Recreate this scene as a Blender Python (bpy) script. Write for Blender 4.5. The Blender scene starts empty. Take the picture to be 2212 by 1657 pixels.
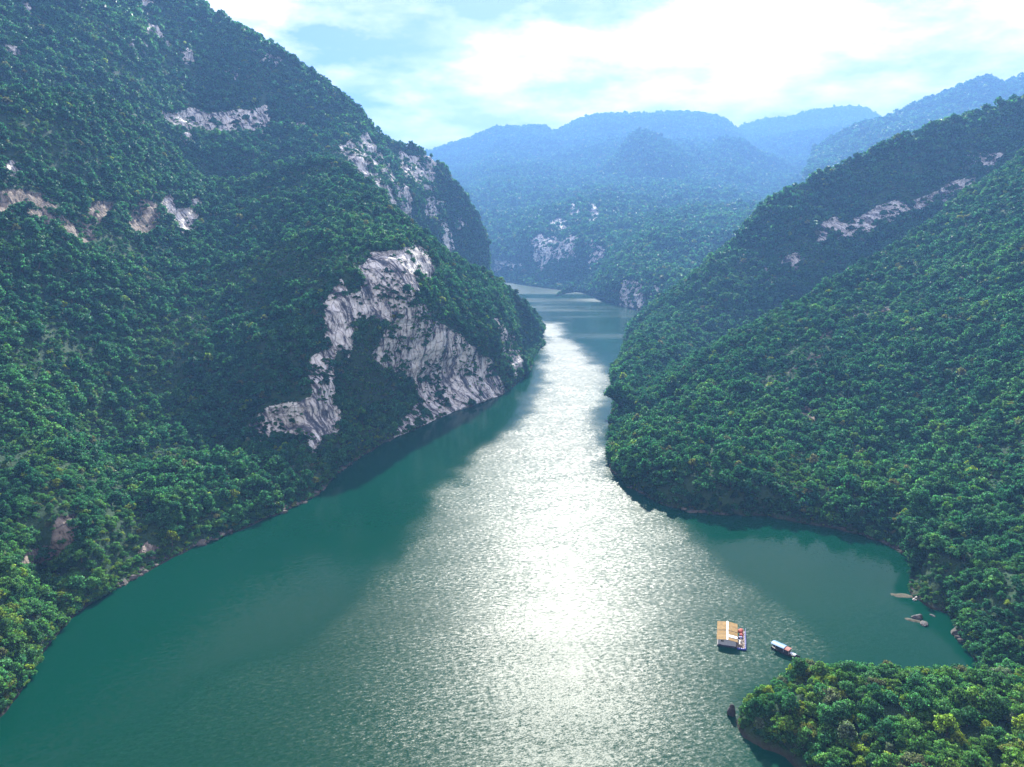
import bpy, math, random
import numpy as np
from mathutils import Vector, Matrix

random.seed(7)
RNG = np.random.default_rng(7)
SC = bpy.context.scene
COL = SC.collection
R = math.radians

# ------------------------------------------------------------------ camera
CAM_H, PITCH, FPX, CX, CY = 110.0, R(12.0), 1522.0, 1105.5, 828.5   # f and centre for a 2211 x 1657 frame
cam_d = bpy.data.cameras.new('camera')
cam_d.sensor_fit = 'HORIZONTAL'; cam_d.sensor_width = 36.0
cam_d.lens = 36.0 * FPX / 2211.0
cam_d.clip_start = 1.0; cam_d.clip_end = 30000.0
cam = bpy.data.objects.new('camera', cam_d); COL.objects.link(cam)
cam.location = (0, 0, CAM_H); cam.rotation_euler = (R(90) - PITCH, 0, 0)
SC.camera = cam

# ------------------------------------------------------------------ light
SUN_EL, SUN_AZ = R(34.5), R(4.5)            # azimuth measured from +Y towards +X
sun_dir = Vector((math.sin(SUN_AZ) * math.cos(SUN_EL), math.cos(SUN_AZ) * math.cos(SUN_EL), math.sin(SUN_EL)))
sd = bpy.data.lights.new('sun', 'SUN'); sd.energy = 5.0; sd.angle = R(1.0); sd.color = (1.0, 0.95, 0.86)
sun = bpy.data.objects.new('sun', sd); COL.objects.link(sun)
sun.rotation_euler = sun_dir.to_track_quat('Z', 'Y').to_euler(); sun.location = (0, 300, 900)

SC.view_settings.view_transform = 'Standard'; SC.view_settings.look = 'None'
SC.view_settings.exposure = 2.15; SC.view_settings.gamma = 1.0; SC.view_settings.use_curve_mapping = False
SC.render.engine = 'CYCLES'
SC.cycles.use_denoising = True
SC.cycles.max_bounces = 6; SC.cycles.diffuse_bounces = 2; SC.cycles.glossy_bounces = 2
SC.cycles.transmission_bounces = 2; SC.cycles.volume_bounces = 1; SC.cycles.transparent_max_bounces = 4
SC.cycles.sample_clamp_indirect = 4.0
SC.cycles.caustics_reflective = False; SC.cycles.caustics_refractive = False

class NT:
    """small helper to write node trees"""
    def __init__(s, tree): s.t = tree; s.n = tree.nodes; s.l = tree.links
    def add(s, typ, **kw):
        nd = s.n.new(typ)
        for k, v in kw.items():
            if k.startswith('i_'):
                key = k[2:]; key = int(key) if key.isdigit() else key.replace('_', ' ')
                s.set(nd.inputs[key], v)
            else: setattr(nd, k, v)
        return nd
    def set(s, sock, v):
        if isinstance(v, bpy.types.NodeSocket): s.l.new(v, sock)
        else: sock.default_value = v
    def math(s, op, a, b=None, clamp=False):
        nd = s.add('ShaderNodeMath', operation=op, use_clamp=clamp); s.set(nd.inputs[0], a)
        if b is not None: s.set(nd.inputs[1], b)
        return nd.outputs[0]
    def vmath(s, op, a, b=None, scale=None):
        nd = s.add('ShaderNodeVectorMath', operation=op); s.set(nd.inputs[0], a)
        if b is not None: s.set(nd.inputs[1], b)
        if scale is not None: s.set(nd.inputs['Scale'], scale)
        return nd.outputs[0]
    def mix(s, f, a, b):
        nd = s.add('ShaderNodeMix', data_type='RGBA'); s.set(nd.inputs[0], f); s.set(nd.inputs[6], a); s.set(nd.inputs[7], b)
        return nd.outputs[2]
    def ramp(s, f, stops, interp='LINEAR'):
        nd = s.add('ShaderNodeValToRGB'); s.set(nd.inputs[0], f); cr = nd.color_ramp; cr.interpolation = interp
        while len(cr.elements) < len(stops): cr.elements.new(0.5)
        for e, (p, c) in zip(cr.elements, stops):
            e.position = p; e.color = c if isinstance(c, tuple) else (c, c, c, 1)
        return nd.outputs[0]
    def noise(s, vec, scale, detail=4, rough=0.5, out='Fac', **kw):
        nd = s.add('ShaderNodeTexNoise', **kw); s.set(nd.inputs['Vector'], vec)
        nd.inputs['Scale'].default_value = scale; nd.inputs['Detail'].default_value = detail; nd.inputs['Roughness'].default_value = rough
        return nd.outputs[out]
    def maprange(s, v, a, b, c=0.0, d=1.0):
        nd = s.add('ShaderNodeMapRange'); s.set(nd.inputs[0], v)
        for i, x in enumerate((a, b, c, d)): nd.inputs[1 + i].default_value = x
        return nd.outputs[0]
def rgb(r, g, b): return (r, g, b, 1.0)

# ------------------------------------------------------------------ world: sky with broken cloud over the whole dome
SKY_STRENGTH = 0.10
wd = bpy.data.worlds.new('World'); SC.world = wd; wd.use_nodes = True
w = NT(wd.node_tree); w.n.clear()
sky = w.add('ShaderNodeTexSky', sky_type='NISHITA', sun_disc=False, sun_elevation=SUN_EL, sun_rotation=SUN_AZ)
sky.air_density = 1.2; sky.dust_density = 1.5; sky.ozone_density = 2.5
tc = w.add('ShaderNodeTexCoord')
sep = w.add('ShaderNodeSeparateXYZ'); w.l.new(tc.outputs['Generated'], sep.inputs[0])
zz = w.math('ADD', w.math('MAXIMUM', sep.outputs[2], 0.0), 0.16)
flat = w.add('ShaderNodeCombineXYZ')
w.set(flat.inputs[0], w.math('DIVIDE', sep.outputs[0], zz)); w.set(flat.inputs[1], w.math('DIVIDE', sep.outputs[1], zz)); flat.inputs[2].default_value = 3.7
n1 = w.noise(flat.outputs[0], 1.15, 9, 0.56)
n2 = w.noise(w.vmath('ADD', flat.outputs[0], (5.3, 1.7, 2.0)), 2.6, 7, 0.6)
cover = w.math('ADD', n1, w.math('MULTIPLY', w.math('SUBTRACT', n2, 0.5), 0.35))
cover = w.math('ADD', cover, w.maprange(sep.outputs[2], 0.05, 0.32, 0.10, 0.0))      # layers of cloud close up towards the horizon
mask = w.maprange(cover, 0.35, 0.50, 0.0, 0.97)
shade = w.maprange(w.noise(w.vmath('ADD', flat.outputs[0], (1.3, 9.7, 7.0)), 2.6, 8, 0.6), 0.38, 0.62)
cloud_col = w.mix(shade, rgb(3.2, 3.0, 3.6), rgb(7.6, 6.4, 5.7))
sdot = w.math('MAXIMUM', w.add('ShaderNodeVectorMath', operation='DOT_PRODUCT', i_0=tc.outputs['Generated'], i_1=tuple(sun_dir)).outputs['Value'], 0.0)
glow = w.math('ADD', 1.0, w.math('MULTIPLY', w.math('POWER', sdot, 16.0), 0.5))        # thin cloud is brighter round the sun
cloud_col = w.vmath('SCALE', cloud_col, scale=glow)
skyc = w.mix(mask, w.vmath('MULTIPLY', sky.outputs[0], (0.13, 0.15, 0.42)), cloud_col)
bg = w.add('ShaderNodeBackground', i_Color=skyc, i_Strength=SKY_STRENGTH)
wo = w.add('ShaderNodeOutputWorld'); w.l.new(bg.outputs[0], wo.inputs[0])

# ------------------------------------------------------------------ numeric helpers
def hash3(i, j, k, seed):
    h = (i.astype(np.int64) * 374761393 + j.astype(np.int64) * 668265263 + k.astype(np.int64) * 2147483647 + seed * 1274126177) & 0xFFFFFFFF
    h = ((h ^ (h >> 13)) * 1274126177) & 0xFFFFFFFF
    h = ((h ^ (h >> 16)) * 2246822519) & 0xFFFFFFFF
    return ((h ^ (h >> 15)) & 0xFFFFFF) / float(0xFFFFFF)
def vnoise(p, seed=0):
    f = np.floor(p); t = p - f; t = t * t * t * (t * (t * 6 - 15) + 10); i = f.astype(np.int64); r = 0
    for dx in (0, 1):
        wx = t[:, 0] if dx else 1 - t[:, 0]
        for dy in (0, 1):
            wy = t[:, 1] if dy else 1 - t[:, 1]
            for dz in (0, 1):
                wz = t[:, 2] if dz else 1 - t[:, 2]
                r = r + wx * wy * wz * hash3(i[:, 0] + dx, i[:, 1] + dy, i[:, 2] + dz, seed)
    return r * 2 - 1
def fbm(p, scale, octv=4, seed=0, gain=0.5, stretch=(1, 1, 1)):
    q = p * (np.array(stretch) / scale); a, s, n = 1.0, 0, 0
    for o in range(octv):
        s = s + a * vnoise(q + o * 17.31, seed + o); n += a; q = q * 2.03; a *= gain
    return s / n
c12, s12 = math.cos(PITCH), math.sin(PITCH)
def ray(u, v):
    a = (np.asarray(u, float) - CX) / FPX; b = -(np.asarray(v, float) - CY) / FPX
    return np.stack([a, c12 + b * s12, -s12 + b * c12], -1)     # camera axes: right, forward, up
def at_y(u, v, y):
    d = ray(u, v); return np.array([0, 0, CAM_H]) + d * (np.asarray(y, float) / d[..., 1])[..., None]
def on_z(u, v, z=0.0):
    d = ray(u, v); return np.array([0, 0, CAM_H]) + d * ((z - CAM_H) / d[..., 2])[..., None]
def project(P):
    q = P - np.array([0, 0, CAM_H]); f = q[..., 1] * c12 - q[..., 2] * s12; up = q[..., 1] * s12 + q[..., 2] * c12
    f = np.where(f < 1, 1, f)
    return CX + FPX * q[..., 0] / f, CY - FPX * up / f, f
def resample(pts, n):
    """Catmull-Rom through a list of points, n samples evenly spread over the control index"""
    P = np.array(pts, float); P = np.vstack([2 * P[0] - P[1], P, 2 * P[-1] - P[-2]])
    s = np.linspace(0, len(pts) - 1 - 1e-9, n); i = s.astype(int); t = (s - i)[:, None]
    a, b, c, d = P[i], P[i + 1], P[i + 2], P[i + 3]
    return 0.5 * (2 * b + (c - a) * t + (2 * a - 5 * b + 4 * c - d) * t * t + (3 * b - a - 3 * c + d) * t ** 3)
def tps(ctrl, lam=0.0):
    C = np.array(ctrl, float); X = C[:, :2] / 500.0; Y = np.log(C[:, 2]); n = len(X)
    def U(r2): return 0.5 * r2 * np.log(r2 + 1e-12)
    K = U(((X[:, None] - X[None]) ** 2).sum(-1)) + lam * np.eye(n); P = np.hstack([np.ones((n, 1)), X])
    A = np.zeros((n + 3, n + 3)); A[:n, :n] = K; A[:n, n:] = P; A[n:, :n] = P.T
    wv = np.linalg.solve(A, np.concatenate([Y, np.zeros(3)]))
    def ev(u, v):
        Q = np.stack([u, v], -1).reshape(-1, 2) / 500.0; out = np.empty(len(Q))
        for k in range(0, len(Q), 20000):
            q = Q[k:k + 20000]
            out[k:k + 20000] = U(((q[:, None] - X[None]) ** 2).sum(-1)) @ wv[:n] + wv[n] + q @ wv[n + 1:]
        return np.exp(out).reshape(np.shape(u))
    return ev
def inside(u, v, poly):
    r = np.zeros(np.shape(u), bool); P = np.array(poly, float); j = len(P) - 1
    for i in range(len(P)):
        x0, y0 = P[i]; x1, y1 = P[j]
        r ^= ((y0 > v) != (y1 > v)) & (u < (x1 - x0) * (v - y0) / (y1 - y0 + 1e-12) + x0); j = i
    return r
def box(u0, v0, u1, v1):
    return [(u0, v0), ((u0 + u1) / 2, v0 - 6), (u1, v0), (u1 + 3, (v0 + v1) / 2), (u1, v1), ((u0 + u1) / 2, v1 + 5), (u0, v1), (u0 - 3, (v0 + v1) / 2)]

def tag(o, label=None, cat=None, group=None, kind=None):
    if label: o['label'] = label
    if cat: o['category'] = cat
    if group: o['group'] = group
    if kind: o['kind'] = kind
    return o
def link(name, me, parent=None):
    o = bpy.data.objects.new(name, me); COL.objects.link(o)
    if parent is not None: o.parent = parent
    return o
def mesh_np(name, V, F, mats, smooth=True, attrs=None, midx=None):
    """fast mesh from numpy: F is (n,3) or (n,4)"""
    me = bpy.data.meshes.new(name); V = np.asarray(V, np.float32); F = np.asarray(F, np.int32); k = F.shape[1]
    me.vertices.add(len(V)); me.vertices.foreach_set('co', V.ravel())
    me.loops.add(F.size); me.loops.foreach_set('vertex_index', F.ravel())
    me.polygons.add(len(F)); me.polygons.foreach_set('loop_start', np.arange(0, F.size, k, dtype=np.int32))
    me.polygons.foreach_set('loop_total', np.full(len(F), k, np.int32))
    me.polygons.foreach_set('use_smooth', np.full(len(F), smooth))
    if midx is not None: me.polygons.foreach_set('material_index', np.asarray(midx, np.int32))
    for m in mats: me.materials.append(m)
    me.update(calc_edges=True)
    for nm, a in (attrs or {}).items():
        at = me.attributes.new(nm, 'FLOAT', 'POINT'); at.data.foreach_set('value', np.asarray(a, np.float32))
    return me

# ------------------------------------------------------------------ materials
def new_mat(name):
    m = bpy.data.materials.new(name); m.use_nodes = True; t = NT(m.node_tree); t.n.clear()
    return m, t, t.add('ShaderNodeOutputMaterial')
def simple(name, col, rough=0.6, vary=0.12, scale=3.0, metal=0.0, bump=0.0):
    m, t, out = new_mat(name)
    p = t.add('ShaderNodeTexCoord').outputs['Object']
    f = t.noise(p, scale, 5, 0.6)
    dark = tuple(c * (1 - vary * 2.2) for c in col) + (1,); lite = tuple(min(1, c * (1 + vary)) for c in col) + (1,)
    b = t.add('ShaderNodeBsdfPrincipled', i_Roughness=rough, i_Metallic=metal)
    t.set(b.inputs['Base Color'], t.ramp(f, [(0.3, dark), (0.7, lite)]))
    if bump:
        bn = t.add('ShaderNodeBump'); bn.inputs['Strength'].default_value = bump; t.set(bn.inputs['Height'], f); t.l.new(bn.outputs[0], b.inputs['Normal'])
    t.l.new(b.outputs[0], out.inputs[0]); return m

def leaf_material():
    m, t, out = new_mat('foliage')
    tint = t.add('ShaderNodeAttribute', attribute_type='INSTANCER', attribute_name='tint').outputs['Fac']
    rnd = t.add('ShaderNodeObjectInfo').outputs['Random']
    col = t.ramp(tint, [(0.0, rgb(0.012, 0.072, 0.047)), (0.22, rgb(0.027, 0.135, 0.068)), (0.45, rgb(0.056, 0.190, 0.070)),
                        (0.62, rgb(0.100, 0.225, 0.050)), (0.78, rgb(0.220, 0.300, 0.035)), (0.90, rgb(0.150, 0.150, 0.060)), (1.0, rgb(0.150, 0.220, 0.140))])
    hs = t.add('ShaderNodeHueSaturation', i_Color=col); t.set(hs.inputs['Value'], t.maprange(rnd, 0, 1, 0.75, 1.4))
    leaf = t.add('ShaderNodeNewGeometry').outputs['Random Per Island']
    h2 = t.add('ShaderNodeHueSaturation', i_Color=hs.outputs[0]); t.set(h2.inputs['Value'], t.maprange(leaf, 0, 1, 0.42, 1.6)); t.set(h2.inputs['Hue'], t.maprange(leaf, 0, 1, 0.485, 0.515))
    b = t.add('ShaderNodeBsdfPrincipled', i_Roughness=0.55, i_Base_Color=h2.outputs[0]); b.inputs['Specular IOR Level'].default_value = 0.12
    tr = t.add('ShaderNodeBsdfTranslucent', i_Color=t.vmath('MULTIPLY', h2.outputs[0], (1.15, 1.35, 0.7)))
    mx = t.add('ShaderNodeMixShader'); mx.inputs[0].default_value = 0.45
    t.l.new(b.outputs[0], mx.inputs[1]); t.l.new(tr.outputs[0], mx.inputs[2]); t.l.new(mx.outputs[0], out.inputs[0])
    return m
LEAF = leaf_material()
BARK = simple('bark', (0.10, 0.075, 0.055), 0.85, 0.25, 6)

def soil_material():
    m, t, out = new_mat('undergrowth')
    p = t.add('ShaderNodeNewGeometry').outputs['Position']
    g = t.add('ShaderNodeAttribute', attribute_name='grass').outputs['Fac']
    rk = t.add('ShaderNodeAttribute', attribute_name='rock').outputs['Fac']
    f = t.noise(p, 0.35, 7, 0.62); f2 = t.noise(p, 0.03, 4, 0.5)
    c = t.ramp(f, [(0.30, rgb(0.014, 0.030, 0.016)), (0.52, rgb(0.020, 0.048, 0.022)), (0.72, rgb(0.030, 0.058, 0.026))])
    c = t.mix(t.maprange(f2, 0.4, 0.65, 0, 0.55), c, rgb(0.020, 0.050, 0.024))
    c = t.mix(g, c, t.ramp(f, [(0.3, rgb(0.10, 0.12, 0.025)), (0.7, rgb(0.20, 0.19, 0.055))]))
    c = t.mix(t.maprange(rk, 0.05, 0.6), c, t.ramp(f, [(0.3, rgb(0.10, 0.095, 0.085)), (0.6, rgb(0.30, 0.28, 0.25))]))
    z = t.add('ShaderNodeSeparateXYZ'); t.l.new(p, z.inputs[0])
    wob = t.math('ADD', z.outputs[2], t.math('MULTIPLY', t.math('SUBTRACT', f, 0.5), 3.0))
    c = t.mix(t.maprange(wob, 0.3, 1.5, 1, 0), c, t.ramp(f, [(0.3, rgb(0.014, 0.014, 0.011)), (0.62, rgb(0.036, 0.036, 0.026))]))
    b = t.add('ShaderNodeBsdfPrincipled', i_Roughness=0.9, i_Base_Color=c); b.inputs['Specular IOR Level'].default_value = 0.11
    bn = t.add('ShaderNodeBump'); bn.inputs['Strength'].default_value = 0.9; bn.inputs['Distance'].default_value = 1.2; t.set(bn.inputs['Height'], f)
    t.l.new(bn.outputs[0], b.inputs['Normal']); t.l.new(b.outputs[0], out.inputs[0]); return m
SOIL = soil_material()

def rock_material(name='limestone', dim=None, strike=(0.36, 0.93)):
    m, t, out = new_mat(name)
    p = t.add('ShaderNodeNewGeometry').outputs['Position']
    along = t.add('ShaderNodeVectorMath', operation='DOT_PRODUCT', i_0=p, i_1=(strike[0], strike[1], 0.0)).outputs['Value']
    zc = t.add('ShaderNodeSeparateXYZ'); t.l.new(p, zc.inputs[0])
    cb = t.add('ShaderNodeCombineXYZ'); t.set(cb.inputs[0], along); t.set(cb.inputs[2], zc.outputs[2])
    st = t.vmath('ADD', t.vmath('MULTIPLY', cb.outputs[0], (0.30, 0.0, 0.065)), t.vmath('MULTIPLY', p, (0.03, 0.03, 0.01)))           # drip streaks straight down the face
    s1 = t.noise(st, 2.0, 9, 0.68); s2 = t.noise(t.vmath('ADD', st, (9.1, 3.3, 1.7)), 0.55, 5, 0.6)
    bed = t.noise(t.vmath('MULTIPLY', p, (0.03, 0.03, 0.5)), 1.3, 5, 0.6)      # bedding
    fine = t.noise(p, 0.55, 8, 0.66)
    k = t.math('ADD', t.math('ADD', t.math('MULTIPLY', s1, 0.40), t.math('MULTIPLY', s2, 0.30)), t.math('ADD', t.math('MULTIPLY', fine, 0.12), t.math('MULTIPLY', t.noise(p, 0.075, 4, 0.6), 0.18)))
    c = t.ramp(k, [(0.41, rgb(0.030, 0.036, 0.050)), (0.46, rgb(0.10, 0.10, 0.115)), (0.49, rgb(0.42, 0.40, 0.37)), (0.54, rgb(0.70, 0.69, 0.65)), (0.65, rgb(0.54, 0.48, 0.39))])
    c = t.mix(t.maprange(bed, 0.60, 0.68, 0, 0.75), c, rgb(0.11, 0.10, 0.10))
    c = t.mix(t.maprange(fine, 0.56, 0.70, 0, 0.7), c, rgb(0.060, 0.075, 0.055))
    vo = t.add('ShaderNodeTexVoronoi', feature='DISTANCE_TO_EDGE'); t.set(vo.inputs['Vector'], t.vmath('ADD', t.vmath('MULTIPLY', p, (0.22, 0.22, 0.10)), t.vmath('SCALE', t.noise(p, 0.12, 3, 0.6, out='Color'), scale=0.9))); vo.inputs['Scale'].default_value = 1.0
    crack = t.maprange(vo.outputs['Distance'], 0.0, 0.07, 0.7, 0.0); c = t.mix(crack, c, rgb(0.035, 0.035, 0.04))
    if dim: c = t.vmath('MULTIPLY', c, dim)
    b = t.add('ShaderNodeBsdfPrincipled', i_Roughness=0.88, i_Base_Color=c); b.inputs['Specular IOR Level'].default_value = 0.11
    h = t.math('ADD', t.math('MULTIPLY', fine, 0.8), t.math('ADD', t.math('MULTIPLY', s1, 1.3), t.math('MULTIPLY', bed, 1.0)))
    bn = t.add('ShaderNodeBump'); bn.inputs['Strength'].default_value = 1.0; bn.inputs['Distance'].default_value = 0.8; t.set(bn.inputs['Height'], h)
    t.l.new(bn.outputs[0], b.inputs['Normal']); t.l.new(b.outputs[0], out.inputs[0]); return m
ROCK = rock_material(); DULL = rock_material('dull_beige_rock', (0.36, 0.31, 0.28)); ROCK_R = rock_material('right_bank_limestone', (0.9, 0.9, 0.92), (0.85, 0.53)); ROCK_F = rock_material('far_bank_limestone', None, (0.35, -0.93))

def water_material():
    m, t, out = new_mat('river_water')
    p = t.add('ShaderNodeNewGeometry').outputs['Position']
    # wind patches decide how rough the surface is
    wind = t.noise(t.vmath('MULTIPLY', p, (0.022, 0.009, 1.0)), 1.0, 4, 0.55)
    streak = t.noise(t.vmath('MULTIPLY', p, (0.006, 0.045, 1.0)), 1.0, 3, 0.5)
    ruf = t.add('ShaderNodeAttribute', attribute_name='wind').outputs['Fac']
    amp = t.math('MULTIPLY', t.maprange(wind, 0.36, 0.64, 0.75, 1.1), t.maprange(streak, 0.35, 0.62, 0.75, 1.1))
    amp = t.math('MULTIPLY', amp, t.maprange(ruf, 0, 1, 0.5, 1.9))
    q = t.vmath('MULTIPLY', p, (0.55, 1.0, 1.0))
    rot = t.add('ShaderNodeVectorRotate', rotation_type='Z_AXIS'); t.set(rot.inputs['Vector'], p); rot.inputs['Angle'].default_value = R(-14)
    q = t.vmath('MULTIPLY', rot.outputs[0], (0.5, 1.0, 1.0))
    a = t.noise(q, 1.3, 2, 0.55, out='Color'); b_ = t.noise(q, 4.0, 4, 0.68, out='Color'); c_ = t.noise(q, 0.11, 2, 0.5, out='Color')
    s = t.vmath('ADD', t.vmath('SCALE', t.vmath('SUBTRACT', a, (0.5, 0.5, 0.5)), scale=0.22),
                t.vmath('ADD', t.vmath('SCALE', t.vmath('SUBTRACT', b_, (0.5, 0.5, 0.5)), scale=0.36), t.vmath('SCALE', t.vmath('SUBTRACT', c_, (0.5, 0.5, 0.5)), scale=0.04)))
    s = t.vmath('SCALE', s, scale=amp)
    s = t.vmath('MULTIPLY', s, (1.1, 0.9, 0.0))
    nrm = t.vmath('NORMALIZE', t.vmath('ADD', s, (0, 0, 1)))
    deep = t.mix(t.maprange(t.noise(p, 0.006, 3, 0.5), 0.4, 0.6), rgb(0.0, 0.026, 0.0142), rgb(0.0, 0.031, 0.0182))
    b = t.add('ShaderNodeBsdfPrincipled', i_Base_Color=deep, i_IOR=1.333)
    t.set(b.inputs['Roughness'], t.maprange(ruf, 0, 1, 0.08, 0.34))
    t.set(b.inputs['Normal'], nrm); b.inputs['Specular IOR Level'].default_value = 0.075
    t.l.new(b.outputs[0], out.inputs[0]); return m
WATER = water_material()

# ------------------------------------------------------------------ water
# ruffled mid-channel (open to the wind) against calm, sheltered water by the banks
WIND = on_z(*np.array([(1150, 690), (1172, 760), (1150, 850), (1075, 935), (985, 1020), (930, 1110), (880, 1210), (790, 1300), (600, 1400), (380, 1530), (160, 1650), (-250, 1900), (400, 2600), (1500, 2600), (1640, 1700), (1605, 1600), (1600, 1480), (1700, 1440), (1840, 1425), (1800, 1370), (1700, 1310), (1570, 1220), (1480, 1150), (1390, 1085), (1330, 1030), (1310, 960), (1318, 880), (1300, 800), (1240, 735), (1200, 700)], float).T)[:, :2]
gx_ = np.concatenate([np.linspace(-5200, -420, 8), np.arange(-400, 401, 4.0), np.linspace(420, 5200, 8)]); gy_ = np.concatenate([[-600, -200, 0], np.arange(20, 1301, 5.0), np.linspace(1330, 8200, 12)])
GX, GY = np.meshgrid(gx_, gy_)
def poly_dist(X, Yv, P):
    d = np.full(X.shape, 1e9)
    for i in range(len(P)):
        a, b = P[i], P[(i + 1) % len(P)]; ab = b - a
        t = np.clip(((X - a[0]) * ab[0] + (Yv - a[1]) * ab[1]) / (ab @ ab), 0, 1)
        d = np.minimum(d, np.hypot(X - a[0] - t * ab[0], Yv - a[1] - t * ab[1]))
    return np.where(inside(X, Yv, P), d, -d)
wn_ = np.stack([GX.ravel(), GY.ravel(), np.zeros(GX.size)], -1)
wsoft = 7 + GY * 0.012
wind_ = poly_dist(GX, GY, WIND) + (fbm(wn_, 34, 3, 401, 0.5, (1, 0.5, 1)) * 15 + fbm(wn_, 10, 2, 411) * 6).reshape(GX.shape)
wind_ = np.clip(0.5 + wind_ / (2 * wsoft), 0, 1); wind_ = wind_ * wind_ * (3 - 2 * wind_)
far_ = np.clip((fbm(wn_, 120, 3, 421, 0.5, (0.5, 1.6, 1)).reshape(GX.shape) + 0.25) * 1.1, 0.1, 0.75); wind_ = np.where(GY > 700, np.maximum(wind_, far_ * np.clip((GY - 700) / 80, 0, 1)), wind_)
def grid_faces(nr, nc):
    a = (np.arange(nr - 1)[:, None] * nc + np.arange(nc - 1)[None]).ravel()
    return np.stack([a, a + 1, a + nc + 1, a + nc], -1)
river = tag(link('river', mesh_np('river', wn_, grid_faces(*GX.shape), [WATER], False, {'wind': wind_.ravel()})), 'teal green river winding through the gorge with glare', 'river', kind='structure')

# ------------------------------------------------------------------ terrain patches
SAMPLES = []        # (points, normals, rock, weights, forest key) for the woods
def grid_faces(nr, nc):
    a = (np.arange(nr - 1)[:, None] * nc + np.arange(nc - 1)[None]).ravel()
    return np.stack([a, a + 1, a + nc + 1, a + nc], -1)
def vnormals(G):
    du = np.gradient(G, axis=1); dv = np.gradient(G, axis=0); n = np.cross(du, dv); n /= np.linalg.norm(n, axis=-1, keepdims=True) + 1e-9
    return n
def patch(name, label, base, crest, ctrl, ns, nt, key, shore=True, mid=None, cliffs=(), grass=(), rough=3.0, rscale=60, rockamp=2.5, seed=0, flip=False, tree_rows=None, warp=9.0, back=(25, 90, 260), steep=0.0, cj=6.0, rockmats={}):
    """a hillside: base and crest run along it in picture coordinates, ctrl gives distances; rows go up the slope"""
    B = resample(base, ns); C = resample(crest, ns); jj = np.stack([np.linspace(0, 60, ns), np.full(ns, seed * 1.7), np.zeros(ns)], -1); C[:, 1] += fbm(jj, 4.0, 4, seed + 5, 0.55) * cj * np.clip((ns - 1 - np.arange(ns)) / (0.1 * ns), 0, 1); M = resample(mid, ns) if mid else None
    if shore: B[:, 1] += fbm(jj, 0.55, 3, seed + 6, 0.6) * 4.0 * np.clip((B[:, 1] - 560) / 500, 0.15, 1)
    ctrl = list(ctrl)
    if shore:
        for (u, v) in base:
            p = on_z(u, v)
            if 20 < p[1] < 6000: ctrl.append((u, v, p[1]))
        for (u, v), (uc, vc) in zip(base, crest):          # the bank rises from the waterline at a steep angle
            for tt in ((0.05, 0.12) if steep else ()):
                uu, vv = u + (uc - u) * tt, v + (vc - v) * tt; p = on_z(u, v)
                if not 20 < p[1] < 6000: continue
                ys = p[1] * np.linspace(0.9, 1.3, 400); q = at_y(np.full(400, uu), np.full(400, vv), ys)
                g = q[:, 2] - steep * np.hypot(q[:, 0] - p[0], q[:, 1] - p[1]); k = np.where((g[:-1] > 0) & (g[1:] <= 0))[0]
                if len(k): ctrl.append((uu, vv, ys[k[-1]]))
    ev = tps(ctrl, 1e-3)
    t = np.linspace(0, 1, nt)[:, None]
    if M is None: U_, V_ = [B[None, :, i] * (1 - t) + C[None, :, i] * t for i in (0, 1)]
    else: U_, V_ = [B[None, :, i] * (1 - t) * (1 - 2 * t) + 4 * M[None, :, i] * t * (1 - t) + C[None, :, i] * t * (2 * t - 1) for i in (0, 1)]
    Y = ev(U_, V_); G = at_y(U_, V_, Y)
    if shore: G[0] = on_z(B[:, 0], B[:, 1]); G[1:, :, 2] = np.maximum(G[1:, :, 2], 0.25)
    N = vnormals(G); sgn = np.sign((N * (np.array([0, 0, CAM_H + 60]) - G)).sum(-1).mean()) or 1; N = N * sgn
    P = G.reshape(-1, 3); fade = np.clip(np.arange(nt) / (nt * 0.12), 0, 1)[:, None] if shore else np.ones((nt, 1))
    fade = fade * np.clip((nt - 1 - np.arange(nt)) / (nt * 0.06), 0.25, 1)[:, None]
    # rock mask: polygons with ragged, drip-stretched edges
    wu = fbm(P, 14, 3, seed + 50, 0.6, (1, 1, 0.25)).reshape(nt, ns); wv = fbm(P, 22, 3, seed + 60, 0.6).reshape(nt, ns)
    rock = np.zeros((nt, ns)); cid = np.full((nt, ns), -1)
    for k, poly in enumerate(cliffs):
        sz = max(np.ptp(np.array(poly)[:, 0]), np.ptp(np.array(poly)[:, 1])); wz = min(warp, sz * 0.22)
        ins = inside(U_ + wu * wz * 1.6, V_ + wv * wz * 1.6, poly); rock[ins] = 1; cid[ins] = k
    shrub = fbm(P, 12, 4, seed + 70, 0.6, (1, 1, 0.4)).reshape(nt, ns)
    gm = np.zeros((nt, ns))
    for poly in grass: gm[inside(U_ + wu * 12, V_ + wv * 12, poly)] = 1
    d = fbm(P, rscale, 5, seed + 1).reshape(nt, ns) * rough
    d = d + fbm(P, rscale * 2.8, 3, seed + 9, 0.5, (1, 1, 0.35)).reshape(nt, ns) * rough * 1.6
    rel = fbm(P, 9, 4, seed + 20, 0.55, (1, 1, 0.1)).reshape(nt, ns)
    ledge = fbm(P, 7, 3, seed + 30, 0.5, (0.12, 0.12, 1)).reshape(nt, ns)
    d = d * fade + rock * rockamp * (rel * 1.3 + ledge * 0.9 - 0.15) * np.clip(np.arange(nt) / 3.0, 0, 1)[:, None]
    G2 = G + N * d[..., None]
    if shore: G2[1:, :, 2] = np.maximum(G2[1:, :, 2], 0.2)
    rows = [G2]
    if shore:
        foot = G2[0].copy(); foot[:, 2] = -4.0; rows = [foot[None]] + rows
    else:
        foot = G2[0].copy(); foot[:, 2] = np.minimum(foot[:, 2], -4.0); rows = [foot[None]] + rows
    away = G2[-1].copy(); away[:, 2] = 0; away /= np.linalg.norm(away, axis=-1, keepdims=True)
    up_n = np.clip(G2[-1][:, 2], 0, None)
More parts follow.
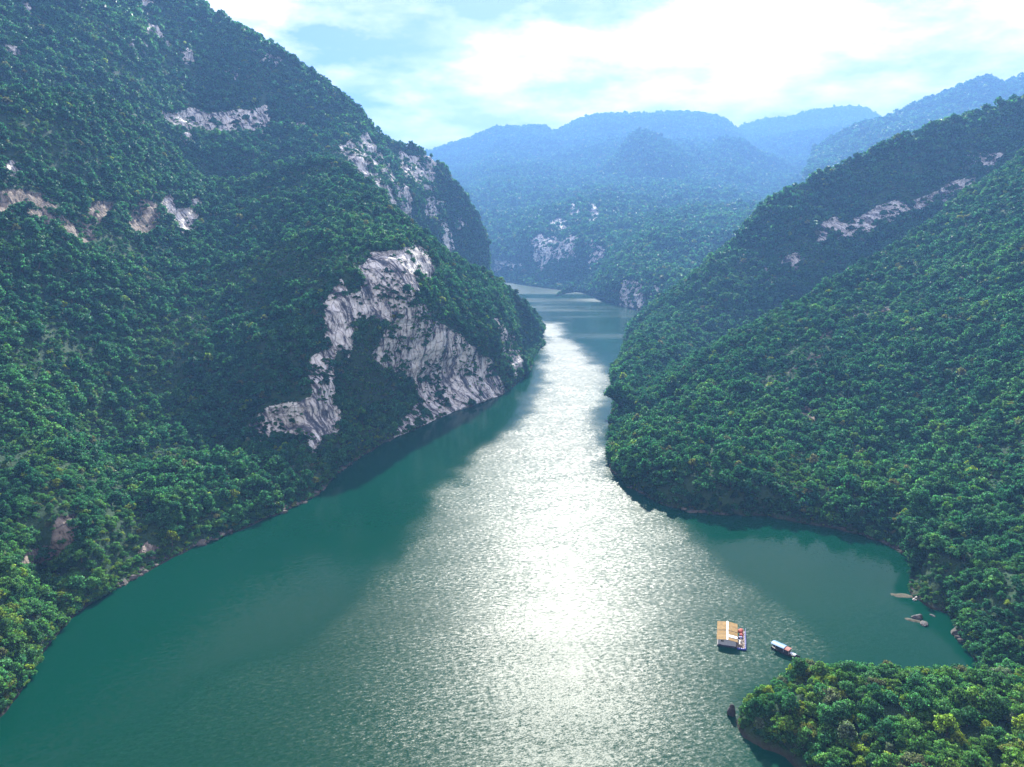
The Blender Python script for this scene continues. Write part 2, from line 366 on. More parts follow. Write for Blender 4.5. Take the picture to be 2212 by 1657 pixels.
    for k, a in enumerate(back):
        b = G2[-1] + away * a; b[:, 2] = np.maximum(up_n * (1 - (0.06, 0.35, 1.0)[min(k, 2)]) - (0, 1.5, 4)[min(k, 2)], -4); rows.append(b[None])
    H = np.concatenate(rows, 0); nr = H.shape[0]
    ext = lambda A, v: np.concatenate([np.full((1, ns), v, A.dtype), A, np.full((len(back), ns), v, A.dtype)], 0)
    rk, gr, ci = ext(rock, 0.0), ext(gm, 0.0), ext(cid, -1)
    F = grid_faces(nr, ns)
    if sgn < 0: F = F[:, ::-1]
    fc = ci.ravel()[F].max(1); Vf = H.reshape(-1, 3)
    def sub(sel, nm, mat, parent, smooth=True):
        used = np.unique(F[sel]); mp = np.zeros(len(Vf), np.int32); mp[used] = np.arange(len(used))
        return link(nm, mesh_np(nm, Vf[used], mp[F[sel]], [mat], smooth, {'rock': rk.ravel()[used], 'grass': gr.ravel()[used]}), parent)
    o = sub(fc < 0, name, SOIL, None); tag(o, label, 'mountain', kind='structure')
    for k in range(len(cliffs)):
        if (fc == k).sum() > 3: sub(fc == k, 'cliff', rockmats.get(k, ROCK), o, False)
    # sampling cells for the woods
    c = slice(1, 1 + nt + 2); Hs = H[c]; A, Bq, Cq, D = Hs[:-1, :-1], Hs[:-1, 1:], Hs[1:, 1:], Hs[1:, :-1]
    area = 0.5 * np.linalg.norm(np.cross(Cq - A, D - Bq), axis=-1)
    rks = rk[c]; cell = rks[:-1, :-1]; sh = np.concatenate([shrub, shrub[-1:], shrub[-1:]], 0)[:-1, :-1]; g = gr[c][:-1, :-1]
    Nn = N if sgn else N; Nc = np.concatenate([Nn, Nn[-1:], Nn[-1:]], 0)[:-1, :-1]
    SAMPLES.append(dict(key=key, A=A.reshape(-1, 3), B=Bq.reshape(-1, 3), C=Cq.reshape(-1, 3), D=D.reshape(-1, 3), area=area.ravel(), rock=cell.ravel(), shrub=sh.ravel(), grass=g.ravel(), n=Nc.reshape(-1, 3)))
    return o

# --- near left mountainside with its cliff above the river
A_base = [(-700, 2500), (-330, 1950), (-60, 1625), (40, 1500), (100, 1400), (180, 1315), (270, 1262), (400, 1192), (540, 1135), (640, 1092), (692, 1062), (745, 1010), (830, 958), (905, 922), (990, 887), (1072, 858), (1110, 832), (1142, 800), (1152, 770), (1176, 742)]
A_crest = [(-1500, -350), (-1150, -150), (-800, -20), (-560, 60), (-380, 110), (-200, 150), (-60, 190), (60, 200), (190, 205), (300, 250), (370, 320), (450, 390), (560, 385), (660, 345), (740, 352), (850, 452), (960, 545), (1050, 596), (1110, 635), (1174, 722)]
A_ctrl = [(-1500, -350, 240), (-800, -20, 290), (-380, 110, 350), (-60, 190, 420), (190, 205, 500), (300, 250, 555), (450, 390, 590), (560, 385, 605), (660, 345, 620), (740, 352, 610), (850, 452, 548), (960, 545, 560), (1050, 596, 612), (1110, 635, 665), (1174, 722, 735),
          (0, 800, 275), (0, 1100, 216), (0, 500, 345), (250, 500, 430), (250, 800, 330), (250, 1050, 268), (430, 700, 395), (470, 950, 312), (600, 560, 462), (560, 870, 331), (560, 935, 322), (620, 950, 326), (670, 985, 318), (670, 865, 336), (80, 1250, 202), (150, 1110, 213),
          (690, 640, 388), (735, 600, 400), (700, 760, 362), (720, 900, 345), (800, 800, 388), (800, 640, 404), (780, 570, 420), (880, 545, 452), (905, 610, 438), (905, 720, 426), (960, 660, 455), (1000, 860, 441), (1000, 735, 458), (1030, 740, 470), (930, 600, 472), (1080, 690, 545), (1090, 800, 503)]
A_cliffs = [
    [(697, 650), (735, 600), (748, 640), (800, 625), (880, 630), (888, 700), (850, 712), (800, 690), (765, 720), (760, 780), (735, 760), (715, 745), (700, 700)],
    [(770, 590), (800, 560), (880, 535), (925, 540), (938, 600), (930, 618), (900, 600), (880, 650), (790, 640)],
    [(840, 700), (890, 650), (945, 705), (1000, 725), (1040, 765), (1055, 805), (1085, 840), (1085, 856), (990, 891), (920, 916), (880, 900), (905, 860), (885, 815), (840, 800), (815, 770)],
    [(683, 760), (735, 752), (725, 800), (722, 870), (690, 885), (668, 860), (675, 800)],
    [(535, 902), (600, 868), (670, 858), (722, 880), (722, 938), (690, 940), (668, 988), (655, 950), (600, 938), (560, 935)],
    [(1064, 700), (1085, 690), (1100, 730), (1122, 770), (1122, 812), (1095, 815), (1075, 760)],
    [(23, 1240), (60, 1190), (110, 1180), (130, 1120), (178, 1106), (160, 1150), (170, 1190), (120, 1220), (70, 1256)],
    [(292, 1200), (310, 1172), (342, 1180), (340, 1206)],
    [(344, 430), (365, 415), (380, 455), (427, 440), (427, 500), (385, 502), (362, 470)],
    box(17, 350, 52, 388), [(-60, 405), (20, 410), (60, 405), (110, 425), (150, 470), (205, 480), (205, 514), (140, 510), (60, 450), (-60, 470)], box(290, 440, 335, 500), box(200, 440, 240, 470), box(325, 1046, 340, 1056), [(870, 906), (905, 912), (862, 940), (850, 948)]]
A_grass = []
patch('near_left_mountain', 'steep forested mountainside with white cliffs above the left bank', A_base, A_crest, A_ctrl, 620, 280, 'left', cliffs=A_cliffs, grass=A_grass, rough=10.0, rscale=80, rockamp=2.0, seed=3, steep=0.8, cj=4, rockmats={6: DULL, 7: DULL, 10: DULL, 11: DULL, 12: DULL, 13: DULL})

# --- high left mountain and the cliffed spur behind
U_base = [(-1300, 330), (-700, 420), (-200, 440), (150, 430), (380, 520), (560, 520), (690, 480), (780, 520), (860, 560), (930, 590), (985, 600), (1010, 603), (1030, 604), (1046, 605), (1052, 606)]
U_crest = [(-1300, -700), (-800, -600), (-300, -420), (0, -250), (250, -100), (410, 0), (560, 92), (640, 142), (740, 212), (790, 268), (850, 310), (920, 332), (966, 372), (1040, 492), (1052, 585)]
U_mid = [tuple((np.array(a) + np.array(b)) / 2) for a, b in zip(U_base, U_crest)]
U_mid[-5:] = [(850, 440), (905, 450), (965, 470), (1010, 500), (1045, 550)]; U_mid[-5] = (830, 425); U_mid[-4] = (900, 440); U_mid[-3] = (975, 440); U_mid[-2] = (1040, 530); U_mid[-1] = (1053, 595)
U_ctrl = [(-1300, -700, 520), (-300, -420, 700), (250, -100, 840), (410, 0, 880), (560, 92, 900), (640, 142, 900), (740, 212, 900), (790, 268, 920), (850, 310, 980), (920, 332, 1020), (966, 372, 1030), (1040, 492, 1080), (1052, 585, 1120),
          (-1300, 330, 300), (-200, 440, 420), (150, 430, 520), (380, 520, 600), (560, 520, 640), (690, 480, 680), (780, 520, 730), (860, 560, 800), (930, 590, 880), (1000, 603, 980), (0, 100, 560), (200, 150, 620), (400, 250, 700), (600, 250, 790), (460, 330, 680), (600, 350, 720), (720, 300, 800), (760, 370, 740), (850, 440, 790), (900, 380, 900), (960, 440, 960), (980, 520, 960), (1030, 560, 1040)]
U_cliffs = [[(299, 0), (325, -5), (320, 50), (345, 75), (361, 100), (355, 110), (320, 80), (312, 124), (302, 120), (312, 70)], box(275, 100, 292, 125), box(394, 112, 415, 135), box(485, 155, 515, 175),
            [(531, 122), (545, 130), (601, 140), (601, 158), (565, 152)], [(340, 250), (420, 243), (500, 240), (580, 232), (585, 280), (560, 302), (500, 302), (430, 286), (345, 290)],
            box(378, 310, 410, 322), box(45, 5, 60, 38), box(150, 0, 158, 20), box(10, 120, 30, 132),
            [(728, 322), (785, 298), (835, 345), (850, 390), (890, 425), (888, 482), (850, 468), (800, 425), (760, 395), (742, 360)], [(850, 330), (945, 335), (955, 410), (930, 422), (905, 390), (865, 385)],
            box(925, 430, 962, 470), [(962, 480), (988, 470), (996, 562), (966, 540)], box(640, 262, 655, 280), box(1000, 468, 1012, 485)]
patch('high_left_mountain', 'high blue-shadowed forested mountain rising behind the near left slope', U_base, U_crest, U_ctrl, 520, 200, 'upper', shore=False, mid=U_mid, cliffs=U_cliffs, rough=20.0, rscale=140, rockamp=4.5, seed=11, warp=7)

# --- right mountain: near spur, then the farther spur behind it
R1_base = [(1328, 880), (1319, 912), (1316, 945), (1318, 1005), (1345, 1038), (1395, 1072), (1446, 1095), (1514, 1108), (1600, 1113), (1676, 1119), (1796, 1142), (1885, 1163), (1960, 1205), (1975, 1240), (1962, 1275), (2000, 1310), (2050, 1330), (2075, 1385), (2108, 1430), (2130, 1462), (2230, 1500), (2420, 1560), (2700, 1700)]
R1_crest = [(1340, 872), (1362, 864), (1392, 858), (1416, 850), (1440, 836), (1480, 806), (1546, 762), (1600, 732), (1660, 699), (1710, 668), (1765, 637), (1848, 585), (1921, 543), (2000, 490), (2080, 430), (2200, 340), (2320, 260), (2450, 180), (2560, 120), (2700, 60), (2900, 0), (3150, -50), (3600, -150)]
R1_ctrl = [(1340, 872, 428), (1420, 850, 408), (1350, 945, 352), (1350, 1000, 313), (1345, 910, 374), (1420, 945, 332), (1546, 762, 455), (1660, 699, 490), (1765, 637, 525), (1848, 585, 555), (1921, 543, 585), (2000, 490, 615), (2080, 430, 640), (2200, 340, 660), (2450, 180, 640), (2700, 60, 600), (3600, -150, 450),
           (1500, 950, 325), (1650, 900, 345), (1650, 1020, 286), (1850, 1000, 282), (1850, 800, 388), (2000, 700, 418), (2000, 900, 325), (2000, 1100, 240), (2211, 1100, 222), (2211, 1300, 172), (2211, 900, 285), (2211, 700, 378), (2211, 520, 485), (2500, 1000, 225), (2500, 600, 350), (2900, 800, 240)]
r7 = lambda L: [(1295.5 + a * .5213, 323.9 + b * .5213) for a, b in L]
R1_cliffs = [box(1895, 656, 1921, 668), box(1848, 668, 1868, 688), box(1780, 725, 1801, 741), box(1749, 777, 1770, 788), r7([(780, 940), (845, 905), (850, 920), (800, 945)]), box(1728, 871, 1754, 892), r7([(930, 1050), (995, 1035), (1000, 1060), (945, 1085)]), box(2203, 668, 2211, 684), box(1412, 757, 1420, 772)]
patch('near_right_mountain', 'dense green forested spur sloping down to the right bank', R1_base, R1_crest, R1_ctrl, 400, 190, 'right', cliffs=R1_cliffs, rough=10.0, rscale=80, rockamp=2.5, seed=23, warp=6, steep=0.75, rockmats={k: DULL for k in range(12)})

R2_base = [(1340, 905), (1322, 850), (1318, 800), (1332, 780), (1345, 765), (1346, 740), (1348, 728), (1352, 718), (1356, 712), (1360, 706), (1366, 700)]
R2_base = [(1420, 1000), (1360, 940), (1328, 890), (1330, 860), (1319, 815), (1322, 792), (1344, 770), (1346, 748), (1348, 732), (1352, 722)]
R2_crest = [(2900, -60), (2560, 60), (2211, 205), (2050, 262), (1874, 326), (1817, 357), (1660, 437), (1587, 519), (1467, 618), (1356, 718)]
R2_mid = [(2500, 480), (2150, 520), (1900, 560), (1800, 590), (1640, 620), (1590, 640), (1510, 665), (1470, 680), (1410, 690), (1353, 721)]
R2_ctrl = [(2900, -60, 760), (2560, 60, 800), (2211, 205, 840), (2050, 262, 845), (1874, 326, 840), (1817, 357, 838), (1660, 437, 820), (1587, 519, 805), (1467, 618, 775), (1356, 718, 765),
           (2211, 330, 765), (2100, 430, 742), (1921, 545, 722), (1765, 640, 694), (1660, 700, 665), (1546, 765, 622), (1420, 855, 463), (1345, 830, 480), (1360, 780, 570), (1380, 830, 464), (1700, 560, 738), (1600, 640, 702), (1850, 470, 768), (1480, 720, 662), (1400, 770, 578), (2000, 350, 802), (2500, 400, 690)]
R2_cliffs = [r7([(905, 320), (960, 285), (1010, 320), (1080, 260), (1200, 200), (1330, 180), (1400, 140), (1480, 100), (1590, 70), (1540, 120), (1420, 200), (1320, 260), (1200, 290), (1110, 350), (970, 395), (910, 380)]), r7([(1530, 0), (1660, -10), (1640, 40), (1600, 60), (1560, 40)]), box(1695, 558, 1728, 580), box(1655, 572, 1665, 592), r7([(230, 830), (250, 830), (245, 860), (232, 862)]), box(1660, 600, 1672, 612)]
patch('far_right_mountain', 'forested right-bank mountain spur crossed by a pale slanting cliff band', R2_base, R2_crest, R2_ctrl, 300, 170, 'right_far', mid=R2_mid, cliffs=R2_cliffs, rough=10.0, rscale=90, rockamp=3.0, seed=31, warp=6, rockmats={k: ROCK_R for k in range(9)})

# --- far bank: cliffed bench, the spur on its right, the cone and the ranges behind
F1_base = [(880, 600), (960, 603), (1040, 604), (1086, 606), (1137, 617), (1190, 624), (1240, 629), (1300, 640), (1380, 655), (1480, 660)]
F1_crest = [(860, 440), (930, 455), (1000, 462), (1060, 465), (1120, 462), (1180, 450), (1250, 430), (1330, 425), (1420, 430), (1540, 440)]
F1_ctrl = [(860, 440, 2250), (1000, 462, 2200), (1120, 462, 2150), (1250, 430, 2150), (1420, 430, 2150), (1540, 440, 2150), (1144, 566, 1640), (1144, 510, 1690), (1237, 566, 1500), (1237, 510, 1560), (1060, 552, 1740), (1300, 590, 1400), (1300, 520, 1500), (1400, 520, 1560), (1250, 470, 1720)]
F1_cliffs = [[(1138, 508), (1165, 503), (1245, 512), (1248, 530), (1240, 566), (1200, 564), (1160, 576), (1142, 562)], box(1182, 472, 1223, 488), box(1232, 453, 1250, 482), box(1271, 442, 1290, 478), [(1274, 505), (1290, 528), (1322, 575), (1305, 594), (1274, 594)], [(1055, 553), (1080, 560), (1117, 565), (1100, 580), (1058, 586)]]
patch('far_bank_mountain', 'hazy far-bank forested slope with pale drip-streaked cliffs', F1_base, F1_crest, F1_ctrl, 260, 90, 'far', cliffs=F1_cliffs, rough=22.0, rscale=190, rockamp=6, seed=41, warp=6, rockmats={k: ROCK_F for k in range(9)}, back=(80, 300, 900))

F3_base = [(1200, 640), (1244, 630), (1290, 642), (1336, 658), (1384, 672), (1430, 690), (1520, 720), (1700, 760)]
F3_crest = [(1270, 590), (1310, 545), (1343, 500), (1372, 482), (1445, 464), (1540, 452), (1680, 440), (1900, 420)]
F3_ctrl = [(1270, 590, 1420), (1310, 545, 1550), (1343, 500, 1700), (1372, 482, 1760), (1445, 464, 1800), (1540, 452, 1820), (1680, 440, 1820), (1900, 420, 1800), (1340, 605, 1125), (1384, 605, 1085), (1384, 560, 1200), (1450, 560, 1180), (1600, 560, 1200)]
F3_cliffs = [[(1337, 606), (1380, 602), (1386, 640), (1384, 668), (1338, 657)], box(1392, 628, 1400, 645), box(1406, 622, 1424, 638)]
patch('far_spur', 'hazy wooded far-bank spur ending in a pale waterside cliff', F3_base, F3_crest, F3_ctrl, 200, 80, 'far', cliffs=F3_cliffs, rough=16.0, rscale=130, rockamp=5, seed=47, warp=4, rockmats={k: ROCK_F for k in range(9)}, back=(60, 200, 600))

def ridge(name, label, base, crest, yb, yc, ns, nt, seed, rough=25, rscale=320, mid_bulge=0.0):
    b = [(u, v) for u, v in base]; ctrl = [(u, v, yb if not isinstance(yb, (list, tuple)) else yb[i]) for i, (u, v) in enumerate(base)]
    ctrl += [(u, v, yc if not isinstance(yc, (list, tuple)) else yc[i]) for i, (u, v) in enumerate(crest)]
    patch(name, label, base, crest, ctrl, ns, nt, 'far', shore=False, rough=rough, rscale=rscale, seed=seed, back=(150, 500, 1400))
ridge('cone_mountain', 'hazy blue cone-shaped hill in front of the distant ridge', [(1180, 500), (1250, 500), (1320, 490), (1400, 480), (1480, 480), (1560, 480), (1650, 480), (1760, 480)],
      [(1190, 460), (1262, 410), (1325, 345), (1378, 283), (1430, 300), (1490, 345), (1560, 400), (1700, 455)], 2300, [2900, 3050, 3200, 3300, 3260, 3200, 3050, 2900], 150, 90, 53, 34, 270)
ridge('right_cone_mountain', 'lower rounded hazy hill right of the cone-shaped hill', [(1380, 480), (1450, 480), (1520, 470), (1600, 470), (1700, 470), (1850, 450)],
      [(1400, 450), (1470, 385), (1530, 322), (1580, 300), (1650, 335), (1800, 400)], 2450, [3100, 3250, 3400, 3480, 3400, 3100], 140, 90, 57, 34, 300)
ridge('distant_ridge', 'pale blue distant ridge closing the valley under the clouds', [(780, 490), (900, 500), (1000, 500), (1100, 490), (1200, 480), (1300, 470), (1400, 470), (1500, 460), (1600, 460), (1720, 460), (1850, 450)],
      [(800, 400), (900, 345), (1000, 308), (1090, 280), (1165, 277), (1200, 286), (1290, 252), (1420, 244), (1540, 252), (1600, 285), (1700, 360)], 2150, [4600, 4700, 4850, 4950, 5000, 5050, 5100, 5100, 5100, 5050, 4900], 260, 130, 61, 60, 420)
ridge('distant_right_ridge', 'farthest pale blue ridge on the right under white cloud', [(1480, 460), (1580, 460), (1700, 460), (1850, 440), (1950, 430), (2060, 420), (2200, 400)],
      [(1500, 330), (1600, 276), (1700, 250), (1850, 231), (1915, 256), (2000, 290), (2150, 340)], 2900, 5600, 160, 110, 67, 60, 480)
ridge('right_skyline_mountain', 'blue hazy mountain climbing to the upper right corner', [(1700, 470), (1800, 460), (1900, 450), (2000, 440), (2150, 420), (2350, 400), (2700, 380)],
      [(1760, 330), (1850, 280), (1930, 250), (2010, 218), (2125, 172), (2175, 182), (2420, 80)], 1700, [2900, 2950, 3000, 3050, 3100, 3100, 3000], 200, 80, 71, 36, 300)

# --- wooded headland at the lower right (height field over its shore outline)
near_sh = on_z(*np.array([(1598, 1545), (1590, 1562), (1606, 1592), (1650, 1617), (1690, 1630), (1722, 1660), (1750, 1730), (1800, 1830), (1900, 2000), (2200, 2400)], float).T)[:, :2]
far_sh = on_z(*np.array([(2130, 1484), (2060, 1490), (1990, 1482), (1900, 1474), (1820, 1470), (1745, 1462), (1690, 1474), (1645, 1504), (1612, 1530)], float).T)[:, :2]
poly = np.vstack([near_sh, [[260, 20], [420, 60], [420, 150], [240, 150], [150, 157]], far_sh])
def poly_dist(X, Yv, P):
    d = np.full(X.shape, 1e9)
    for i in range(len(P)):
        a, b = P[i], P[(i + 1) % len(P)]; ab = b - a
        t = np.clip(((X - a[0]) * ab[0] + (Yv - a[1]) * ab[1]) / (ab @ ab), 0, 1)
        d = np.minimum(d, np.hypot(X - a[0] - t * ab[0], Yv - a[1] - t * ab[1]))
    return np.where(inside(X, Yv, P), d, -d)
gx, gy = np.meshgrid(np.arange(20, 300, 1.6), np.arange(0, 200, 1.6)); sdv = poly_dist(gx, gy, poly)
P3 = np.stack([gx.ravel(), gy.ravel(), gx.ravel() * 0], -1)
hz = np.where(sdv > 0, 13.5 * (1 - np.exp(-sdv / 13.0)) + 0.10 * np.clip(gx - 90, 0, None) * np.clip(sdv / 20, 0, 1), np.maximum(sdv * 0.9, -4))
hz = hz + (fbm(P3, 22, 4, 81).reshape(gx.shape) * 2.2) * np.clip(sdv / 8, 0, 1) + 0.3 * (sdv > 0)
G = np.stack([gx, gy, hz], -1); F = grid_faces(*gx.shape); keep = (sdv.ravel()[F] > -8).any(1); F = F[keep]
used = np.unique(F); mp = np.zeros(gx.size, np.int32); mp[used] = np.arange(len(used))
head = tag(link('headland', mesh_np('headland', G.reshape(-1, 3)[used], mp[F], [SOIL], True, {'rock': np.zeros(len(used)), 'grass': np.zeros(len(used))})), 'low wooded headland jutting into the river at lower right', 'headland', kind='structure')
A, Bq, Cq, D = G[:-1, :-1], G[:-1, 1:], G[1:, 1:], G[1:, :-1]; ok = (sdv[:-1, :-1] > 0.15)
z_ = np.zeros(ok.sum()); Nn = vnormals(G)[:-1, :-1]
SAMPLES.append(dict(key='headland', A=A[ok], B=Bq[ok], C=Cq[ok], D=D[ok], area=0.5 * np.linalg.norm(np.cross(Cq - A, D - Bq), axis=-1)[ok], rock=z_, shrub=z_, grass=z_, n=Nn[ok]))

# ------------------------------------------------------------------ loose stones along the waterline
def shore_stones():
    V, F, off = [], [], 0; ph = (1 + 5 ** 0.5) / 2
    ico = np.array([(-1, ph, 0), (1, ph, 0), (-1, -ph, 0), (1, -ph, 0), (0, -1, ph), (0, 1, ph), (0, -1, -ph), (0, 1, -ph), (ph, 0, -1), (ph, 0, 1), (-ph, 0, -1), (-ph, 0, 1)]) / 1.9
    fi = np.array([(0, 11, 5), (0, 5, 1), (0, 1, 7), (0, 7, 10), (0, 10, 11), (1, 5, 9), (5, 11, 4), (11, 10, 2), (10, 7, 6), (7, 1, 8), (3, 9, 4), (3, 4, 2), (3, 2, 6), (3, 6, 8), (3, 8, 9), (4, 9, 5), (2, 4, 11), (6, 2, 10), (8, 6, 7), (9, 8, 1)])
    for S in SAMPLES:
        if S['key'] not in ('left', 'right', 'headland'): continue
        c = (S['A'] + S['C']) / 2; low = np.where((c[:, 2] > 0.0) & (c[:, 2] < 1.3) & (np.hypot(c[:, 0], c[:, 1]) < 650))[0]
        clump = fbm(c[low], 16, 3, 501) > 0.15; low = low[clump]
        n = min(len(low), 1100); pick = RNG.choice(low, n, replace=False) if len(low) else []
        for i in pick:
            r = 0.25 + RNG.exponential(0.32); p = c[i] + RNG.normal(0, 0.5, 3) * (1, 1, 0); p[2] = max(0.0, p[2] * 0.6)
            V.append(p + ico * (1 + RNG.normal(0, 0.2, (12, 1))) * r * np.array([1, RNG.uniform(0.6, 1.1), RNG.uniform(0.4, 0.8)])); F.append(fi + off); off += 12
    return np.vstack(V), np.vstack(F)
Vs, Fs = shore_stones()
tag(link('shore_stones', mesh_np('shore_stones', Vs, Fs, [simple('shore_stone', (0.075, 0.068, 0.058), 0.9, 0.35, 0.35)], False)), 'loose grey-brown stones scattered along the waterline', 'stones', kind='stuff')

# ------------------------------------------------------------------ tree models
def leaf_quads(centres, outward, size, rng):
    n = len(centres); d = outward * 0.7 + rng.normal(size=(n, 3)) * 0.75; d /= np.linalg.norm(d, axis=1, keepdims=True)
    r = rng.normal(size=(n, 3)); a = np.cross(d, r); a /= np.linalg.norm(a, axis=1, keepdims=True) + 1e-9; b = np.cross(d, a)
    s = size * rng.uniform(0.6, 1.4, (n, 1)); a = a * s; b = b * s * rng.uniform(0.5, 0.9, (n, 1))
    fold = d * s * 0.18
    V = np.stack([centres - a * 0.9 - fold, centres - b + fold, centres + a * 0.9 - fold, centres + b + fold], 1).reshape(-1, 3)
    return V, np.arange(4 * n).reshape(n, 4)
def crown_geo(seed, n_leaf, size, kind='round'):
    rng = np.random.default_rng(seed)
    lobes = []
    if kind == 'cone':
        for k in range(9):
            z = 0.35 + k * 0.24; rr = 0.62 * (1 - k / 9.6)
            for j in range(3 if k < 7 else 1):
                a = rng.uniform(0, 6.28); lobes.append((math.cos(a) * rr * 0.55, math.sin(a) * rr * 0.55, z, rr * 0.62, 0.2))
    else:
        flat, top = {'round': (0.62, 1.25), 'tall': (0.85, 1.75), 'bush': (0.5, 0.75), 'flat': (0.42, 1.05)}[kind]
        m = {'round': 17, 'tall': 17, 'bush': 12, 'flat': 15}[kind]
        for k in range(m):
            a = k * 2.4 + rng.uniform(-0.5, 0.5); q = math.sqrt((k + 0.3) / m); rr = q * rng.uniform(0.55, 0.98)
            z = top - (q ** 2) * flat * 1.05 + rng.uniform(-0.24, 0.26); s = rng.uniform(0.15, 0.38)
            lobes.append((math.cos(a) * rr, math.sin(a) * rr, max(z, 0.28), s, s * rng.uniform(0.6, 0.85)))
    wgt = np.array([l[3] ** 2 for l in lobes]); cnt = np.maximum(3, (n_leaf * wgt / wgt.sum()).astype(int)); Cs, Os = [], []
    for l, c in zip(lobes, cnt):
        d = rng.normal(size=(c, 3)); d[:, 2] = np.where(rng.random(c) < 0.72, np.abs(d[:, 2]), d[:, 2]); d /= np.linalg.norm(d, axis=1, keepdims=True)
        rad = rng.uniform(0.5, 1.0, (c, 1)) + rng.exponential(0.13, (c, 1)); Cs.append(np.array(l[:3]) + d * rad * np.array([l[3], l[3], l[4]])); Os.append(d)
    C_ = np.vstack(Cs); V, F = leaf_quads(C_, np.vstack(Os), size, rng); V[:, 2] = np.maximum(V[:, 2], 0.02)
    mid_ = np.array([0, 0, np.mean([l[2] for l in lobes]) * 0.75]); out = C_ - mid_; out /= np.linalg.norm(out, axis=1, keepdims=True)
    nv = np.vstack(Os) * 0.6 + out * 0.45 + rng.normal(size=C_.shape) * 0.55; nv /= np.linalg.norm(nv, axis=1, keepdims=True)
    return V, F, lobes, np.repeat(nv, 4, 0)
def tube(p0, p1, r0, r1, k=5):
    p0, p1 = np.array(p0, float), np.array(p1, float); d = p1 - p0; d /= np.linalg.norm(d); a = np.cross(d, (0.3, 0.9, 0.2)); a /= np.linalg.norm(a); b = np.cross(d, a)
    an = np.arange(k) * 2 * math.pi / k; ring = np.cos(an)[:, None] * a + np.sin(an)[:, None] * b
    V = np.vstack([p0 + ring * r0, p1 + ring * r1]); F = [(i, (i + 1) % k, k + (i + 1) % k, k + i) for i in range(k)]
    return V, np.array(F)
def join(parts):
    V, F, o = [], [], 0
    for v, f in parts: V.append(v); F.append(f + o); o += len(v)
    return np.vstack(V), np.vstack(F)
def trunk_geo(lobes, seed):
    rng = np.random.default_rng(seed); h = max(l[2] for l in lobes) * 0.55
    parts = [tube((0, 0, -0.25), (rng.uniform(-.05, .05), rng.uniform(-.05, .05), h), 0.065, 0.04, 6)]
    for l in lobes[:6]: parts.append(tube((0, 0, h * rng.uniform(0.55, 0.95)), (l[0], l[1], l[2]), 0.032, 0.012, 4))
    return join(parts)
KINDS = ['round', 'round', 'flat', 'tall', 'bush', 'round', 'flat', 'cone']
def variant_set(prefix, n_leaf, size):
    out = []
    for i, k in enumerate(KINDS):
        V, F, lobes, nv = crown_geo(100 + i, n_leaf, size, k); tv, tf = trunk_geo(lobes, 200 + i)
        out.append(((V, F), (tv, tf), nv))
    return out
NEARV = variant_set('near', 1700, 0.078)
MIDV = variant_set('mid', 480, 0.135)
FARV = variant_set('farther', 110, 0.27)
def lib_collection(name, variants):
    c = bpy.data.collections.new(name)
    for i, ((V, F), (tv, tf), nv) in enumerate(variants):
        VV, FF = join([(V, F), (tv, tf)]); me = mesh_np(f'{name}_tree', VV, FF, [LEAF, BARK], True, midx=np.r_[np.zeros(len(F)), np.ones(len(tf))])
        tn = tv * (1, 1, 0) + 1e-6; me.normals_split_custom_set_from_vertices(np.vstack([nv, tn / np.linalg.norm(tn, axis=1, keepdims=True)]).tolist())
        o = bpy.data.objects.new(f'{name}_tree_{i:02d}', me); c.objects.link(o)
    return c
LIB = {'near': lib_collection('near', NEARV), 'mid': lib_collection('mid', MIDV), 'far': lib_collection('far', FARV)}

# ------------------------------------------------------------------ scatter the woods
def scatter(S, spacing_of):
    ctr = (S['A'] + S['C']) / 2; dist = np.linalg.norm(ctr - np.array([0, 0, CAM_H]), axis=1); u, v, f = project(ctr)
    inview = (u > -330) & (u < 2541) & (v > -330) & (v < 1990) & (f > 5)
    sp = spacing_of(dist); dens = S['area'] / sp ** 2 * inview
    keep = np.where(S['rock'] > 0.5, np.where(S['shrub'] > 0.10, 0.9, 0.04), np.where(ctr[:, 2] < 3.0, 2.6, 1.0)) * np.where(S['grass'] > 0.5, 0.12, 1.0)
    n = RNG.poisson(dens * keep); idx = np.repeat(np.arange(len(n)), n); a, b = RNG.random(len(idx))[:, None], RNG.random(len(idx))[:, None]
    P = (S['A'][idx] * (1 - a) + S['B'][idx] * a) * (1 - b) + (S['D'][idx] * (1 - a) + S['C'][idx] * a) * b
    return P, idx, dist[idx], sp[idx]
def spacing(d): return np.clip(1.5 + np.clip(d - 170, 0, 230) * 0.0024 + np.clip(d - 480, 0, None) * 0.0024, 1.5, 7.0)
trees = dict(P=[], r=[], tint=[], var=[], rot=[], key=[], d=[], tilt=[])
